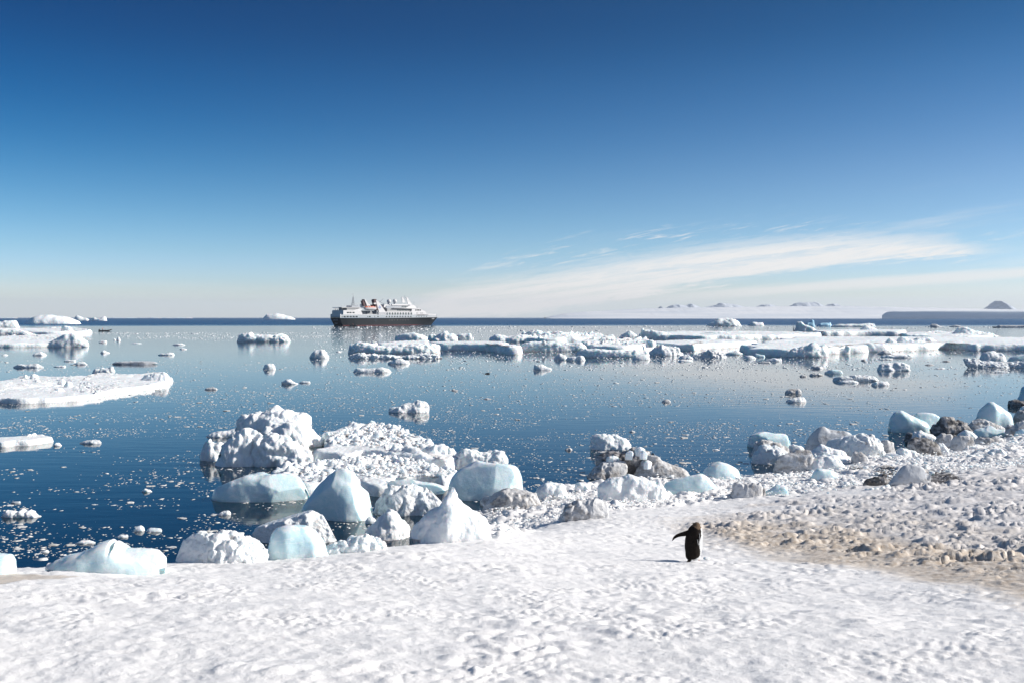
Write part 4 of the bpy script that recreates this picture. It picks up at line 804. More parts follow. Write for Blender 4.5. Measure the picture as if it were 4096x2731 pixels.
# --- pieces floating in the centre and right of the bay
CT = [
 ('white piece with a round head, alone in the centre water', 1650, [(1561, 1640), (1580, 1630), (1604, 1619), (1630, 1618), (1655, 1614), (1668, 1604), (1685, 1602), (1707, 1608), (1717, 1620), (1718, 1640)], 'snow', .5, G6),
 ('rounded white boulder left of the massive centre floe', 1432, [(1239, 1426), (1250, 1412), (1262, 1404), (1280, 1402), (1292, 1400), (1308, 1408), (1318, 1422)], 'snow', .5, G6),
 ('small white dome in the left centre water', 1477, [(1051, 1471), (1060, 1459), (1075, 1454), (1090, 1455), (1102, 1470)], 'snow', .6, G6),
 ('small frothy white raft in the left centre water', 1536, [(1128, 1527), (1142, 1519), (1160, 1517), (1178, 1526), (1192, 1533)], 'snow', .5, G6),
 ('short smooth bar right of the frothy raft', 1531, [(1196, 1528), (1208, 1524), (1238, 1523), (1243, 1529)], 'snow', .4, G6),
 ('twin humped white piece in the centre below the boxy floe', 1479, [(2133, 1474), (2136, 1457), (2150, 1459), (2165, 1457), (2180, 1463), (2206, 1472)], 'snow', .4, G6),
 ('frosted white block floating behind the silt covered blocks', 1800, [(2357, 1780), (2366, 1750), (2380, 1741), (2410, 1736), (2445, 1736), (2465, 1733), (2500, 1744), (2521, 1755), (2530, 1780)], 'snow', .5, G6),
 ('small grey topped piece in the open water below the ship', 1562, [(1800, 1563), (1812, 1557), (1830, 1558), (1834, 1564)], 'dirty', .5, G6),
 ('little grey and white piece right of the centre water', 1596, [(1930, 1598), (1945, 1590), (1955, 1592), (1968, 1595)], 'dirty', .5, G6),
 ('small white piece with a dark left end in the centre right water', 1608, [(2648, 1604), (2660, 1597), (2675, 1593), (2684, 1600)], 'dirty', .5, G6),
 ('dark little dome just above the frosted white block', 1728, [(2515, 1725), (2527, 1720), (2540, 1724)], 'dirty', .5, G6),
 ('dark shiny little piece in the centre water', 1800, [(2257, 1797), (2268, 1790), (2280, 1788), (2289, 1796)], 'dirty', .5, G6),
 ('thin oval plate in the open water left of the right blocks', 1800, [(2848, 1797), (2862, 1794), (2878, 1797)], 'snow', .5, G6),
 ('rough rectangular raft in the right water', 1482, [(3513, 1474), (3516, 1456), (3535, 1450), (3560, 1452), (3590, 1447), (3620, 1453), (3640, 1460), (3645, 1476)], 'snow', .35, G6),
 ('small mound at the back of the right water', 1415, [(3511, 1412), (3530, 1403), (3545, 1400), (3560, 1404), (3571, 1413)], 'grey', .4, G6),
 ('long thin raft behind the rough rectangular raft', 1430, [(3520, 1426), (3545, 1419), (3590, 1418), (3626, 1413), (3646, 1420), (3648, 1428)], 'snow', .25, G6),
 ('thin plate under the long thin raft', 1438, [(3512, 1436), (3530, 1432), (3570, 1432)], 'snow', .3, G6),
 ('frosty low raft with a brown tinge in the right water', 1524, [(3329, 1517), (3345, 1505), (3365, 1500), (3385, 1502), (3411, 1497), (3440, 1500), (3460, 1496), (3490, 1503), (3514, 1516)], 'rubble', .3, G6),
 ('pale oval piece at the right end of the frosty low raft', 1541, [(3485, 1534), (3500, 1526), (3525, 1524), (3548, 1526), (3557, 1535)], 'snow', .4, G6),
 ('flat piece lying just below the frosty low raft', 1532, [(3350, 1529), (3375, 1522), (3410, 1519), (3433, 1526)], 'snow', .3, G6),
 ('pale blue wedge above the frosty low raft', 1494, [(3298, 1490), (3315, 1480), (3330, 1476), (3362, 1480), (3371, 1491)], 'glass', .4, G6),
 ('grey shiny slab in the right water, upper of a pair', 1574, [(3141, 1568), (3155, 1557), (3175, 1553), (3200, 1555), (3207, 1567)], 'dirty', .45, G6),
 ('white fringed slab in the right water, lower of a pair', 1608, [(3144, 1600), (3160, 1592), (3190, 1589), (3215, 1589), (3223, 1600)], 'snow', .45, G6),
 ('dark bar shaped piece left of the pale blue wedge', 1474, [(3244, 1469), (3252, 1462), (3285, 1463), (3294, 1470)], 'grey', .4, G6),
 ('lumpy dark trio of ice left of the blue wedge', 1502, [(3238, 1499), (3246, 1490), (3258, 1491), (3275, 1491), (3293, 1499)], 'dirty', .4, G6),
 ('small dark bump beside the lumpy dark trio', 1506, [(3198, 1504), (3212, 1497), (3228, 1503)], 'dirty', .4, G6),
 ('small dark piece near the top of the right water', 1442, [(3443, 1440), (3455, 1435), (3466, 1440)], 'dirty', .4, G6),
 ('lone thin dark plate in the far right water', 1460, [(3696, 1458), (3715, 1454), (3736, 1458)], 'dirty', .4, G6),
 ('thin pale plate below the lone dark plate', 1474, [(3740, 1472), (3760, 1468), (3780, 1472)], 'snow', .4, G6),
 ('small dark bumpy plate left of the ragged right raft', 1446, [(3766, 1445), (3780, 1441), (3803, 1444)], 'dirty', .4, G6),
 ('long ragged raft with stained sides cut by the right edge', 1470, [(3826, 1464), (3845, 1448), (3850, 1432), (3866, 1430), (3880, 1440), (3895, 1432), (3912, 1430), (3925, 1440), (3980, 1443), (4040, 1445), (4096, 1440), (4220, 1445)], 'rubble', .15, G6),
 ('big shaded boulder standing on the ragged right raft', 1456, [(3920, 1440), (3930, 1418), (3945, 1408), (3965, 1401), (3990, 1408), (4010, 1416), (4026, 1436)], 'snow', .5, G6),
 ('smooth greenish block on the ragged raft at the right edge', 1452, [(4028, 1440), (4040, 1428), (4065, 1420), (4100, 1416), (4180, 1425)], 'glass', .4, G6),
 ('flat dark rimmed piece below the ragged right raft', 1489, [(3955, 1486), (3990, 1482), (4036, 1486)], 'rubble', .3, G6),
]
for lab, bs, top, mt, ra, gr in CT:
    B('floating_ice', lab, 'floating ice', mt, bs, top, gr, ratio=ra, sub=.3)

# --- silt covered cluster and the rim of the beach, centre right
B('ice_block', 'dark silt covered block topped with clear ice lumps', 'ice block', 'dark', 1900, [(2376, 1875), (2379, 1840), (2388, 1818), (2414, 1807), (2475, 1811), (2517, 1795), (2563, 1786), (2590, 1791), (2622, 1810), (2628, 1840), (2615, 1885)], G1, ratio=.5, n=3)
B('ice_block', 'grey white lower lobe at the left of the silt covered block', 'ice block', 'dirty', 1914, [(2350, 1902), (2362, 1880), (2376, 1864), (2407, 1847), (2445, 1845), (2470, 1842), (2485, 1833), (2506, 1838), (2511, 1895)], G1, ratio=.5)
B('ice_block', 'greyish ramp shaped block sloping down to the right', 'ice block', 'dirty', 1910, [(2533, 1898), (2556, 1860), (2575, 1838), (2600, 1830), (2621, 1830), (2644, 1845), (2698, 1868), (2735, 1885), (2760, 1900)], G1, ratio=.4, lump=.06)
for i, (x, y_, w_, zz) in enumerate(((2518, 1808, 30, 1.55), (2575, 1806, 26, 1.6), (2560, 1793, 34, 1.65), (2592, 1845, 30, 1.0), (2450, 1828, 44, 1.1))):
    B('ice_chunk', ['clear rounded lump left on top of the silt covered block', 'clear lump right on top of the silt covered block', 'flat clear lump crowning the silt covered block', 'clear lump on the peak of the ramp shaped block', 'spill of white crumbs on the left of the silt covered block'][i], 'ice chunk', 'chunk' if i < 4 else 'snow', y_ + 8, [(x - w_ * .6, y_ + 5), (x - w_ * .45, y_ - 3), (x, y_ - 7), (x + w_ * .45, y_ - 3), (x + w_ * .6, y_ + 5)], 'clear lumps on the silt covered block', ratio=.7, z0=zz * .72, sub=.25)
B('ice_block', 'shiny white domed block with two lobes by the beach rim', 'ice block', 'glass', 1925, [(2797, 1905), (2806, 1880), (2816, 1864), (2835, 1852), (2851, 1845), (2881, 1836), (2912, 1849), (2935, 1868), (2955, 1880), (2966, 1910)], G2, ratio=.6, n=2.0, rough=.4)
B('ice_block', 'long bluish white block with crumbly top on the beach rim', 'ice block', 'snow', 2012, [(2393, 1965), (2400, 1945), (2414, 1933), (2445, 1924), (2476, 1912), (2529, 1901), (2583, 1901), (2636, 1910), (2655, 1933), (2668, 1955), (2682, 1978)], G2, ratio=.3, n=2.3, lump=.07)
B('ice_block', 'glassy greenish wedge right of the long bluish block', 'ice block', 'glass', 1985, [(2650, 1955), (2665, 1930), (2690, 1912), (2736, 1901), (2797, 1897), (2825, 1910), (2840, 1930), (2855, 1948), (2880, 1972)], G2, ratio=.35, n=2.2, rough=.6)
B('ice_block', 'rough snowy block at the left end of the beach rim', 'ice block', 'snow', 2003, [(2143, 1995), (2155, 1965), (2170, 1937), (2185, 1924), (2202, 1920), (2225, 1928), (2242, 1932), (2262, 1945), (2271, 1960), (2266, 1990)], G2, ratio=.6, lump=.10)
B('ice_block', 'dirty grey raft shaped block beside the largest blue one', 'ice block', 'dirty', 2046, [(1910, 2018), (1922, 1992), (1947, 1975), (1989, 1962), (2031, 1949), (2070, 1950), (2115, 1956), (2150, 1966), (2165, 1995), (2160, 2020)], G1, ratio=.45, lump=.10)
B('ice_block', 'small pale cube of ice on the beach rim', 'ice block', 'chunk', 1972, [(2299, 1955), (2303, 1935), (2320, 1930), (2353, 1940), (2364, 1962)], G2, ratio=.6, n=3)
B('ice_block', 'spiky weathered grey block full of melt holes', 'ice block', 'dirty', 2078, [(2238, 2065), (2248, 2035), (2262, 2018), (2288, 2005), (2326, 2007), (2372, 2006), (2412, 2008), (2433, 2022), (2440, 2050)], G2, ratio=.35, n=3, lump=.13)
B('ice_block', 'cracked grey stained block at the middle of the beach rim', 'ice block', 'dirty', 1994, [(2925, 1975), (2935, 1945), (2942, 1930), (2980, 1936), (3020, 1930), (3042, 1926), (3058, 1948), (3050, 1985)], G2, ratio=.45)

# --- blocks crowding the right shore
RS = [
 ('clear slab on top of two stacked stained blocks', 'glass', 1790, [(2988, 1768), (2996, 1735), (3010, 1726), (3033, 1722), (3071, 1723), (3097, 1733), (3143, 1741), (3157, 1756), (3150, 1778)], .4, {}),
 ('stained square shouldered block under the clear slab', 'dirty', 1824, [(3001, 1810), (3008, 1769), (3017, 1754), (3051, 1752), (3087, 1754), (3122, 1769), (3150, 1790), (3158, 1812)], .4, dict(n=2.8)),
 ('crumbly stained mound below the square shouldered block', 'rubble', 1857, [(2995, 1850), (3010, 1825), (3036, 1802), (3051, 1785), (3070, 1783), (3097, 1788), (3138, 1802), (3153, 1814), (3158, 1845)], .5, dict(lump=.14)),
 ('tall grey saddle backed block on the right shore', 'grey', 1812, [(3205, 1805), (3230, 1761), (3250, 1733), (3270, 1715), (3292, 1704), (3316, 1717), (3342, 1718), (3378, 1708), (3401, 1712), (3416, 1733), (3420, 1790)], .45, dict(n=2.0)),
 ('small pale dome tucked left of the tall grey block', 'snow', 1815, [(3154, 1805), (3157, 1780), (3173, 1774), (3204, 1784), (3220, 1805)], .6, {}),
 ('heap of shattered ice right of the tall grey block', 'rubble', 1840, [(3294, 1800), (3320, 1765), (3357, 1748), (3398, 1737), (3434, 1743), (3472, 1740), (3495, 1745), (3515, 1756), (3531, 1790), (3536, 1820)], .5, dict(lump=.16)),
 ('brownish lumpy end right of the shattered heap', 'dirty', 1818, [(3508, 1795), (3515, 1768), (3548, 1760), (3571, 1768), (3583, 1790), (3580, 1808)], .5, dict(lump=.13)),
 ('long low snowy ridge in front of the tall grey block', 'snow', 1856, [(3172, 1825), (3190, 1805), (3217, 1794), (3245, 1794), (3270, 1788), (3298, 1784), (3332, 1797), (3370, 1805), (3403, 1820), (3411, 1848)], .3, {}),
 ('smooth white slab lying on the low snowy ridge', 'chunk', 1866, [(3250, 1845), (3265, 1824), (3293, 1816), (3352, 1817), (3375, 1835), (3409, 1850)], .3, dict(n=2.6, lump=.04)),
 ('big rounded grey white boulder at the edge of the right inlet', 'dirty', 1898, [(3092, 1870), (3100, 1848), (3120, 1834), (3153, 1817), (3179, 1805), (3195, 1800), (3215, 1800), (3240, 1812), (3262, 1835), (3270, 1872)], .5, dict(n=2.6, lump=.08)),
 ('pale humped block right of the big rounded boulder', 'snow', 1890, [(3218, 1888), (3232, 1860), (3250, 1845), (3275, 1832), (3293, 1827), (3332, 1830), (3360, 1845), (3380, 1866)], .45, dict(lump=.08)),
 ('small upright block with dark cracks', 'dirty', 1860, [(3404, 1852), (3406, 1817), (3420, 1811), (3444, 1809), (3462, 1819), (3476, 1845)], .7, dict(n=3)),
 ('glassy wedge among the crushed ice below the humped block', 'glass', 1930, [(3244, 1915), (3260, 1885), (3275, 1873), (3316, 1875), (3345, 1887), (3365, 1905), (3375, 1925)], .4, dict(rough=.6)),
 ('small dark grey stone like lump in the crushed ice', 'dark', 1922, [(3242, 1918), (3252, 1908), (3270, 1906), (3281, 1918)], .6, {}),
 ('low glassy hump at the foot of the beach rim', 'glass', 1986, [(3040, 1984), (3060, 1962), (3085, 1948), (3110, 1937), (3143, 1943), (3152, 1972)], .4, dict(rough=.6)),
 ('shallow bowl shaped piece right of the shattered heap', 'chunk', 1840, [(3536, 1835), (3540, 1812), (3560, 1811), (3600, 1813), (3608, 1828)], .4, dict(n=3)),
 ('snowy drift behind the bowl shaped piece', 'snow', 1835, [(3575, 1825), (3590, 1793), (3607, 1786), (3638, 1796), (3679, 1812), (3685, 1830)], .4, {}),
 ('leaning cone of fallen ice with a dark shadow under it', 'grey', 1942, [(3552, 1940), (3570, 1922), (3587, 1901), (3607, 1870), (3622, 1858), (3643, 1853), (3674, 1858), (3694, 1870), (3719, 1877), (3718, 1898), (3700, 1925)], .35, dict(n=2.2)),
 ('low snow tail left of the fallen cone', 'snow', 1958, [(3460, 1957), (3500, 1950), (3530, 1943), (3556, 1932), (3566, 1950)], .2, {}),
 ('dark silty mound left of the fallen cone', 'dark', 1942, [(3450, 1935), (3465, 1915), (3495, 1905), (3530, 1908), (3560, 1925)], .3, {}),
 ('big pale turquoise boulder at the water edge, left half', 'glass', 1730, [(3557, 1700), (3560, 1672), (3577, 1651), (3600, 1641), (3628, 1648), (3679, 1669), (3712, 1687), (3732, 1715)], .5, dict(n=2.5, rough=.4)),
 ('thinner turquoise slab behind the big turquoise boulder', 'glass', 1722, [(3640, 1670), (3652, 1652), (3666, 1647), (3717, 1650), (3745, 1653), (3767, 1664), (3768, 1700)], .35, dict(n=2.5, rough=.4)),
 ('dark craggy silt block right of the turquoise boulder', 'dark', 1742, [(3715, 1732), (3730, 1707), (3752, 1689), (3757, 1670), (3768, 1663), (3799, 1665), (3819, 1680), (3852, 1692), (3872, 1710), (3895, 1735)], .5, dict(lump=.14)),
 ('grey brown craggy ridge behind the pale glassy blocks', 'dirty', 1724, [(3862, 1708), (3872, 1685), (3883, 1674), (3908, 1668), (3939, 1674), (3959, 1687), (4000, 1697), (4016, 1714)], .45, dict(lump=.13)),
 ('tall smooth blue grey dome near the right edge', 'glass', 1714, [(3900, 1690), (3915, 1655), (3931, 1631), (3949, 1615), (3967, 1610), (3992, 1618), (4018, 1636), (4040, 1662), (4056, 1700)], .7, dict(n=2.0, rough=.3)),
 ('pale glassy blocks in front of the tall smooth dome', 'glass', 1748, [(3882, 1738), (3895, 1715), (3918, 1707), (3957, 1698), (3980, 1715), (4010, 1720), (4036, 1722), (4044, 1742)], .4, dict(n=2.6)),
 ('brown stained crag at the right edge', 'dirty', 1742, [(4020, 1730), (4031, 1700), (4061, 1697), (4066, 1684), (4096, 1680), (4150, 1700)], .4, dict(lump=.14)),
 ('small glassy lump at the right edge below the brown crag', 'glass', 1748, [(4056, 1742), (4066, 1720), (4080, 1713), (4110, 1714), (4140, 1735)], .5, {}),
 ('dark rounded block floating off the right edge', 'dark', 1626, [(4031, 1620), (4036, 1603), (4060, 1595), (4080, 1602), (4100, 1600), (4140, 1615)], .5, {}),
 ('tall glassy spire cut by the right edge', 'glass', 1612, [(4062, 1606), (4076, 1588), (4082, 1562), (4086, 1545), (4096, 1538), (4140, 1560), (4160, 1600)], .6, dict(n=2.0, sub=.6)),
 ('glassy hump below the spire at the right edge', 'glass', 1680, [(4054, 1672), (4068, 1645), (4085, 1625), (4110, 1618), (4160, 1650)], .5, dict(n=2.0)),
 ('brown topped boulder at the right edge beside the dome', 'dirty', 1690, [(4058, 1685), (4064, 1655), (4080, 1638), (4110, 1634), (4150, 1650)], .5, {}),
 ('small black boulder left of the cauliflower on the right shore', 'dark', 1762, [(3616, 1758), (3620, 1735), (3630, 1727), (3650, 1727), (3658, 1750)], .7, {}),
 ('knobbly white lump behind the dark streaked boulder', 'snow', 1775, [(3645, 1765), (3650, 1732), (3665, 1725), (3684, 1723), (3717, 1733), (3735, 1745), (3746, 1765)], .5, dict(lump=.13)),
 ('large boulder streaked with black silt on the right shore', 'dark', 1828, [(3631, 1800), (3634, 1770), (3643, 1752), (3663, 1748), (3704, 1753), (3730, 1766), (3755, 1785), (3766, 1800), (3762, 1818)], .5, dict(n=2.6, lump=.05)),
 ('tan rounded block right of the black streaked boulder', 'rubble', 1822, [(3740, 1800), (3748, 1773), (3776, 1767), (3793, 1782), (3799, 1808)], .6, {}),
 ('snow topped dark block behind the tan rounded one', 'dirty', 1796, [(3740, 1775), (3750, 1748), (3768, 1735), (3801, 1738), (3819, 1752), (3818, 1785)], .5, {}),
 ('yellow footed grey block in the middle of the right shore', 'dirty', 1812, [(3804, 1806), (3807, 1778), (3814, 1750), (3825, 1744), (3857, 1743), (3883, 1750), (3900, 1768)], .5, dict(n=3)),
 ('long pale block sloping right on the right shore', 'snow', 1810, [(3825, 1800), (3832, 1770), (3847, 1763), (3883, 1776), (3921, 1779), (3947, 1788), (3960, 1802)], .35, {}),
 ('low white drift with a dark silt pocket near the right edge', 'dirty', 1782, [(3894, 1768), (3910, 1748), (3921, 1743), (3959, 1750), (3998, 1745), (4012, 1755), (4022, 1772)], .3, {}),
 ('smooth white hump behind the yellow footed block', 'snow', 1756, [(3820, 1745), (3835, 1729), (3862, 1721), (3885, 1730), (3908, 1745)], .4, dict(lump=.05)),
 ('round snowy boulder among the crushed ice near the right edge', 'snow', 1836, [(3930, 1828), (3945, 1805), (3967, 1793), (3998, 1790), (4018, 1805), (4028, 1825)], .6, {}),
 ('leaning wedge of ice in the crushed ice on the right shore', 'grey', 1852, [(3695, 1850), (3702, 1835), (3715, 1825), (3735, 1828), (3745, 1845)], .6, {}),
]
for lab, mt, bs, top, ra, kw in RS:
    B('ice_block', lab, 'ice block', mt, bs, top, G2, ratio=ra, **kw)

# ------------------------------------------------------------------ loose chunks
def ico(sub):
    import bmesh
    bm = bmesh.new(); bmesh.ops.create_icosphere(bm, subdivisions=sub, radius=1.0)
    v = np.array([x.co[:] for x in bm.verts]); f = np.array([[l.index for l in fc.verts] for fc in bm.faces]); bm.free()
    return v, f
IV1, IF1 = ico(1); IV2, IF2 = ico(2); IV3, IF3 = ico(3)
rng = np.random.RandomState(5)
def chunk_shape(iv, seed, sq=.7, ang=.25):
    r = np.random.RandomState(seed)
    v = iv.copy()
    for _ in range(7):                       # knock flats off a ball
        nrm = r.normal(size=3); nrm /= np.linalg.norm(nrm); dd = r.uniform(.55, .85)
        k = v @ nrm; over = np.clip(k - dd, 0, None); v = v - nrm * over[:, None] * .92
    v = v * (1 + ang * .5 * fbm(v * 1.7 + seed, 3, seed))[:, None]
    v *= np.array([r.uniform(.85, 1.25), r.uniform(.7, 1.0), sq * r.uniform(.7, 1.2)])
    return v
CH = [mk_mesh('ice_chunk', chunk_shape(IV3, 100 + i, .75), [IF3]) for i in range(12)]
CS = [chunk_shape(IV2, 200 + i, .7) for i in range(16)]
CS1 = [chunk_shape(IV1, 300 + i, .7, .4) for i in range(24)]
for me in CH: me.materials.append(MAT['chunk'])
def rot_z(a):
    c, s_ = math.cos(a), math.sin(a); return np.array([[c, -s_, 0], [s_, c, 0], [0, 0, 1]])
def stuff(name, shapes, faces, pos, scale, mat, label, flat=None, seed=3):
    """many small pieces joined in one mesh"""
    r = np.random.RandomState(seed); n = len(pos); nv = len(shapes[0])
    V = np.zeros((n, nv, 3)); a = r.uniform(0, 6.28, n); c = np.cos(a); s_ = np.sin(a)
    k = r.randint(0, len(shapes), n); S = np.array(shapes)[k]
    tl = r.uniform(-.5, .5, n) if flat is None else np.zeros(n)
    y2 = S[:, :, 1] * np.cos(tl)[:, None] - S[:, :, 2] * np.sin(tl)[:, None]; z2 = S[:, :, 1] * np.sin(tl)[:, None] + S[:, :, 2] * np.cos(tl)[:, None]
    V[:, :, 0] = (S[:, :, 0] * c[:, None] - y2 * s_[:, None]) * scale[:, None] + pos[:, 0, None]
    V[:, :, 1] = (S[:, :, 0] * s_[:, None] + y2 * c[:, None]) * scale[:, None] + pos[:, 1, None]
    V[:, :, 2] = z2 * scale[:, None] * (1 if flat is None else flat[:, None]) + pos[:, 2, None]
    F = faces[None] + (np.arange(n) * nv)[:, None, None]
    me = mk_mesh(name, V.reshape(-1, 3), [F.reshape(-1, 3)])
    return put(name, me, mat, kind='stuff', label=label)

# crushed ice along the rim of the beach: bands given by photo columns, (inner row, outer row)
RX = [1900, 1980, 2100, 2250, 2400, 2600, 2800, 3000, 3150, 3350, 3550, 3700, 3900, 4100, 4200]
RN = [2120, 2150, 2125, 2085, 2050, 2030, 2005, 1990, 1988, 1970, 1925, 1905, 1890, 1880, 1880]   # near edge
RF = [2065, 2040, 2000, 1960, 1950, 1925, 1925, 1915, 1895, 1850, 1835, 1815, 1780, 1745, 1745]   # far edge
def rim_points(n, seed, bias=1.0):
    r = np.random.RandomState(seed); out = []
    while len(out) < n:
        X = r.uniform(1900, 4180); a = np.interp(X, RX, RN); b_ = np.interp(X, RX, RF)
        u = r.uniform() ** bias; Y = b_ + (a - b_) * u + r.normal() * 5
        p = pick(X, Y)
        if p[1] > 75 or p[2] < -.02: continue
        out.append((p[0], p[1], max(p[2], 0) + .02, X, Y, u))
    return np.array(out)
pts = rim_points(240, 71)
LB = ['clear lump in the crushed ice ' + s__ for s__ in ('between the pinnacle and the raft shaped block', 'around the spiky grey block', 'between the glassy wedge and the cracked grey block', 'left of the fallen cone', 'around the fallen cone', 'at the right edge above the mud')]
for i, p in enumerate(pts):
    s_ = rng.uniform(8, 24) / 2 / FPX * p[1]
    k = int(np.searchsorted([2200, 2650, 3000, 3400, 3750], p[3]))
    o = put('ice_lump', CH[i % 12], None, loc=(p[0], p[1], p[2] + s_ * .25 + .06), rz=rng.uniform(0, 6.28), label=LB[k], cat='ice lump', group='lumps ' + LB[k].split('crushed ice ')[1])
    o.scale = (s_, s_, s_ * rng.uniform(.7, 1.1)); o.rotation_euler[0] = rng.uniform(-.5, .5)
pts = rim_points(4200, 72, 1.0)
sz = np.exp(np.random.RandomState(6).normal(1.72, .42, len(pts))) * pts[:, 1] / FPX
pts[:, 2] += sz * .3 + .07 + .22 * np.clip(fbm(pts[:, :3] * .5, 3, 8) + .2, 0, 1) * np.random.RandomState(7).uniform(.2, 1, len(pts))
stuff('crushed_ice', [c_ * [1, 1, .45] for c_ in CS1], IF1, pts[:, :3], sz, MAT['crushed'], 'crushed clear ice heaped along the rim of the beach')
def in_poly(n, seed, poly, z0, zj):
    r = np.random.RandomState(seed); xs_ = [p[0] for p in poly]; ys_ = [p[1] for p in poly]
    X = r.uniform(min(xs_), max(xs_), n * 3); Y = r.uniform(min(ys_), max(ys_), n * 3)
    k = poly_mask(X, Y, poly, 4) > .5; X, Y = X[k][:n], Y[k][:n]; out = np.array([at_z(a, c, z0) for a, c in zip(X, Y)])
    out[:, 2] += r.uniform(0, zj, len(out)); return out
pq = in_poly(520, 61, [(1300, 1775), (1330, 1728), (1488, 1696), (1600, 1708), (1700, 1770), (1790, 1796), (1700, 1815), (1450, 1785)], .62, .10)
stuff('crushed_ice', CS, IF2, pq, np.exp(np.random.RandomState(62).normal(2.1, .4, len(pq))) * pq[:, 1] / FPX, MAT['crushed'], 'crushed ice strewn over the broad floe behind the centre cluster')
pq = in_poly(620, 63, [(1140, 1885), (1240, 1860), (1440, 1825), (1640, 1822), (1750, 1868), (1825, 1890), (1750, 1905), (1560, 1910), (1400, 1905), (1240, 1922)], .46, .12)
stuff('crushed_ice', CS, IF2, pq, np.exp(np.random.RandomState(64).normal(2.0, .42, len(pq))) * pq[:, 1] / FPX, MAT['crushed'], 'crushed ice strewn over the rubble covered floe')
# ------------------------------------------------------------------ brash ice on the bay
def water_free(X, Y):
    p = at_z(X, Y); return base_height(p[0], p[1]) < -.3
def brash(n, seed, ylo, yhi, xlo=-60, xhi=4160, power=1.0, thr=.0, scalef=1.0):
    r = np.random.RandomState(seed); X = r.uniform(xlo, xhi, n * 5); Y = ylo + (yhi - ylo) * r.uniform(0, 1, n * 5) ** power
    t_ = CAM_H * FPX / (Y - HOR); wx = (X - 2048) / FPX * t_
    dens = fbm(np.stack([wx * .05 * scalef, t_ * .09 * scalef, wx * 0], 1), 4, 77) + .7 * fbm(np.stack([X * .0035, Y * .03, X * 0], 1), 4, 78)
    keep = (dens > thr - .45 + .8 * r.uniform(0, 1, n * 5)) & (base_height(wx, t_) < -.25)
    return X[keep][:n], Y[keep][:n], wx[keep][:n], t_[keep][:n]
FLATM, t, b = principled('brash_ice')
g = t.node('ShaderNodeNewGeometry')
n1 = t.noise(g.outputs['Position'], .9, 4, .6)
t.put(b.inputs['Base Color'], t.mix(t.step(n1, .35, .65), (.72, .72, .71, 1), (.52, .51, .48, 1)))
b.inputs['Roughness'].default_value = .55
BR = [mk_mesh('brash_ice', chunk_shape(IV3, 400 + i, .42, .8), [IF3]) for i in range(8)]
for me in BR: me.materials.append(FLATM)
ZN = ['below the large left floe', 'behind the left ice cluster', 'behind the frosted white block', 'in the right water', 'near the shark fin block', 'around the left ice cluster', 'beside the silt covered block', 'near the right shore blocks']
# the larger bits one by one
X, Y, wx, dd = brash(270, 81, 1500, 2210, power=.8, thr=.1)
for i in range(len(X)):
    s_ = rng.uniform(9, 20) * (1 + (Y[i] - 1500) / 900) / 2 / FPX * dd[i]
    k = (0 if X[i] < 700 else 1 if X[i] < 1500 else 2 if X[i] < 2400 else 3) + (4 if Y[i] > 1760 else 0)
    o = put('brash_ice', BR[i % 8], None, loc=(wx[i], dd[i], .0), rz=rng.uniform(-.6, .6), label='small white bit of brash ice ' + ZN[k], cat='brash ice', group='brash ice bits ' + ZN[k])
    o.scale = (s_ * rng.uniform(.9, 1.5), s_ * rng.uniform(.9, 1.6), s_ * rng.uniform(.35, .7))
# the rest as masses
BS = [chunk_shape(IV1, 500 + i, .5, .8) for i in range(12)]
BRIGHT = plain('bright_brash_ice', (.76, .78, .79), .5)
def mass(name, n, seed, ylo, yhi, px, label, mat=None, fl=(.15, .5), **kw):
    X, Y, wx, dd = brash(n, seed, ylo, yhi, **kw)
    r = np.random.RandomState(seed + 1)
    sz = np.exp(r.normal(math.log(px), .45, len(X))) * dd / FPX * (1 + np.clip((Y - 1650) / 700, 0, 1))
    return stuff(name, BS, IF1, np.stack([wx, dd, np.zeros(len(X))], 1), sz, mat or FLATM, label, flat=r.uniform(fl[0], fl[1], len(X)), seed=seed)
mass('brash_ice_scatter', 9000, 91, 1560, 2240, 3.1, 'fine bits of brash ice scattered over the near bay', thr=.0)
mass('brash_ice_scatter', 13000, 92, 1440, 1760, 2.6, 'fine bits of brash ice scattered over the middle bay', fl=(.25, .6), thr=.05, scalef=.5)
mass('brash_ice_band', 11000, 93, 1306, 1440, 2.3, 'band of fine brash ice across the far bay', mat=BRIGHT, fl=(.3, .9), power=1.6, thr=-.35, xlo=1250, scalef=.2)
mass('brash_ice_band', 2200, 94, 1330, 1366, 2.4, 'streaks of brash ice on the far left water', mat=BRIGHT, fl=(.3, .8), xhi=1400, thr=.15, scalef=.2)
mass('brash_ice_band', 2500, 95, 1425, 1480, 3.0, 'loose brash ice in front of the centre floes', mat=BRIGHT, fl=(.3, .8), xlo=1800, xhi=4160, thr=.0, scalef=.4)
# ------------------------------------------------------------------ the expedition ship
white = plain('ship_white_paint', (.60, .60, .61), .5, var=.05)
hullm = plain('ship_dark_hull_paint', (.018, .023, .028), .6, var=.15, spec=.15)
redm = plain('ship_red_line_paint', (.35, .05, .04), .4)
glassm = plain('ship_window_glass', (.02, .028, .035), .25)
glassl = plain('ship_balcony_glass', (.06, .085, .09), .25)
greym = plain('ship_grey_steel', (.30, .33, .37), .5)
funm = plain('ship_funnel_dark_red', (.07, .03, .035), .5)
orangem = plain('orange_cover', (.55, .13, .06), .6)
bluem = plain('ship_logo_blue', (.03, .12, .40), .5)
shadm = plain('ship_recess_shade_paint', (.30, .31, .32), .6)  # shade of the set-back decks put into a grey paint colour
CS45, SN45 = math.cos(R(45)), math.sin(R(45))
DS = 878.0; S0 = at_y(1366, 1300, DS); S0 = np.array([S0[0], S0[1], 0.0])
BEAM = 18.0
ship = put('cruise_ship', None, loc=S0, rz=R(45), label='expedition cruise ship with dark hull and white upper decks', cat='ship')
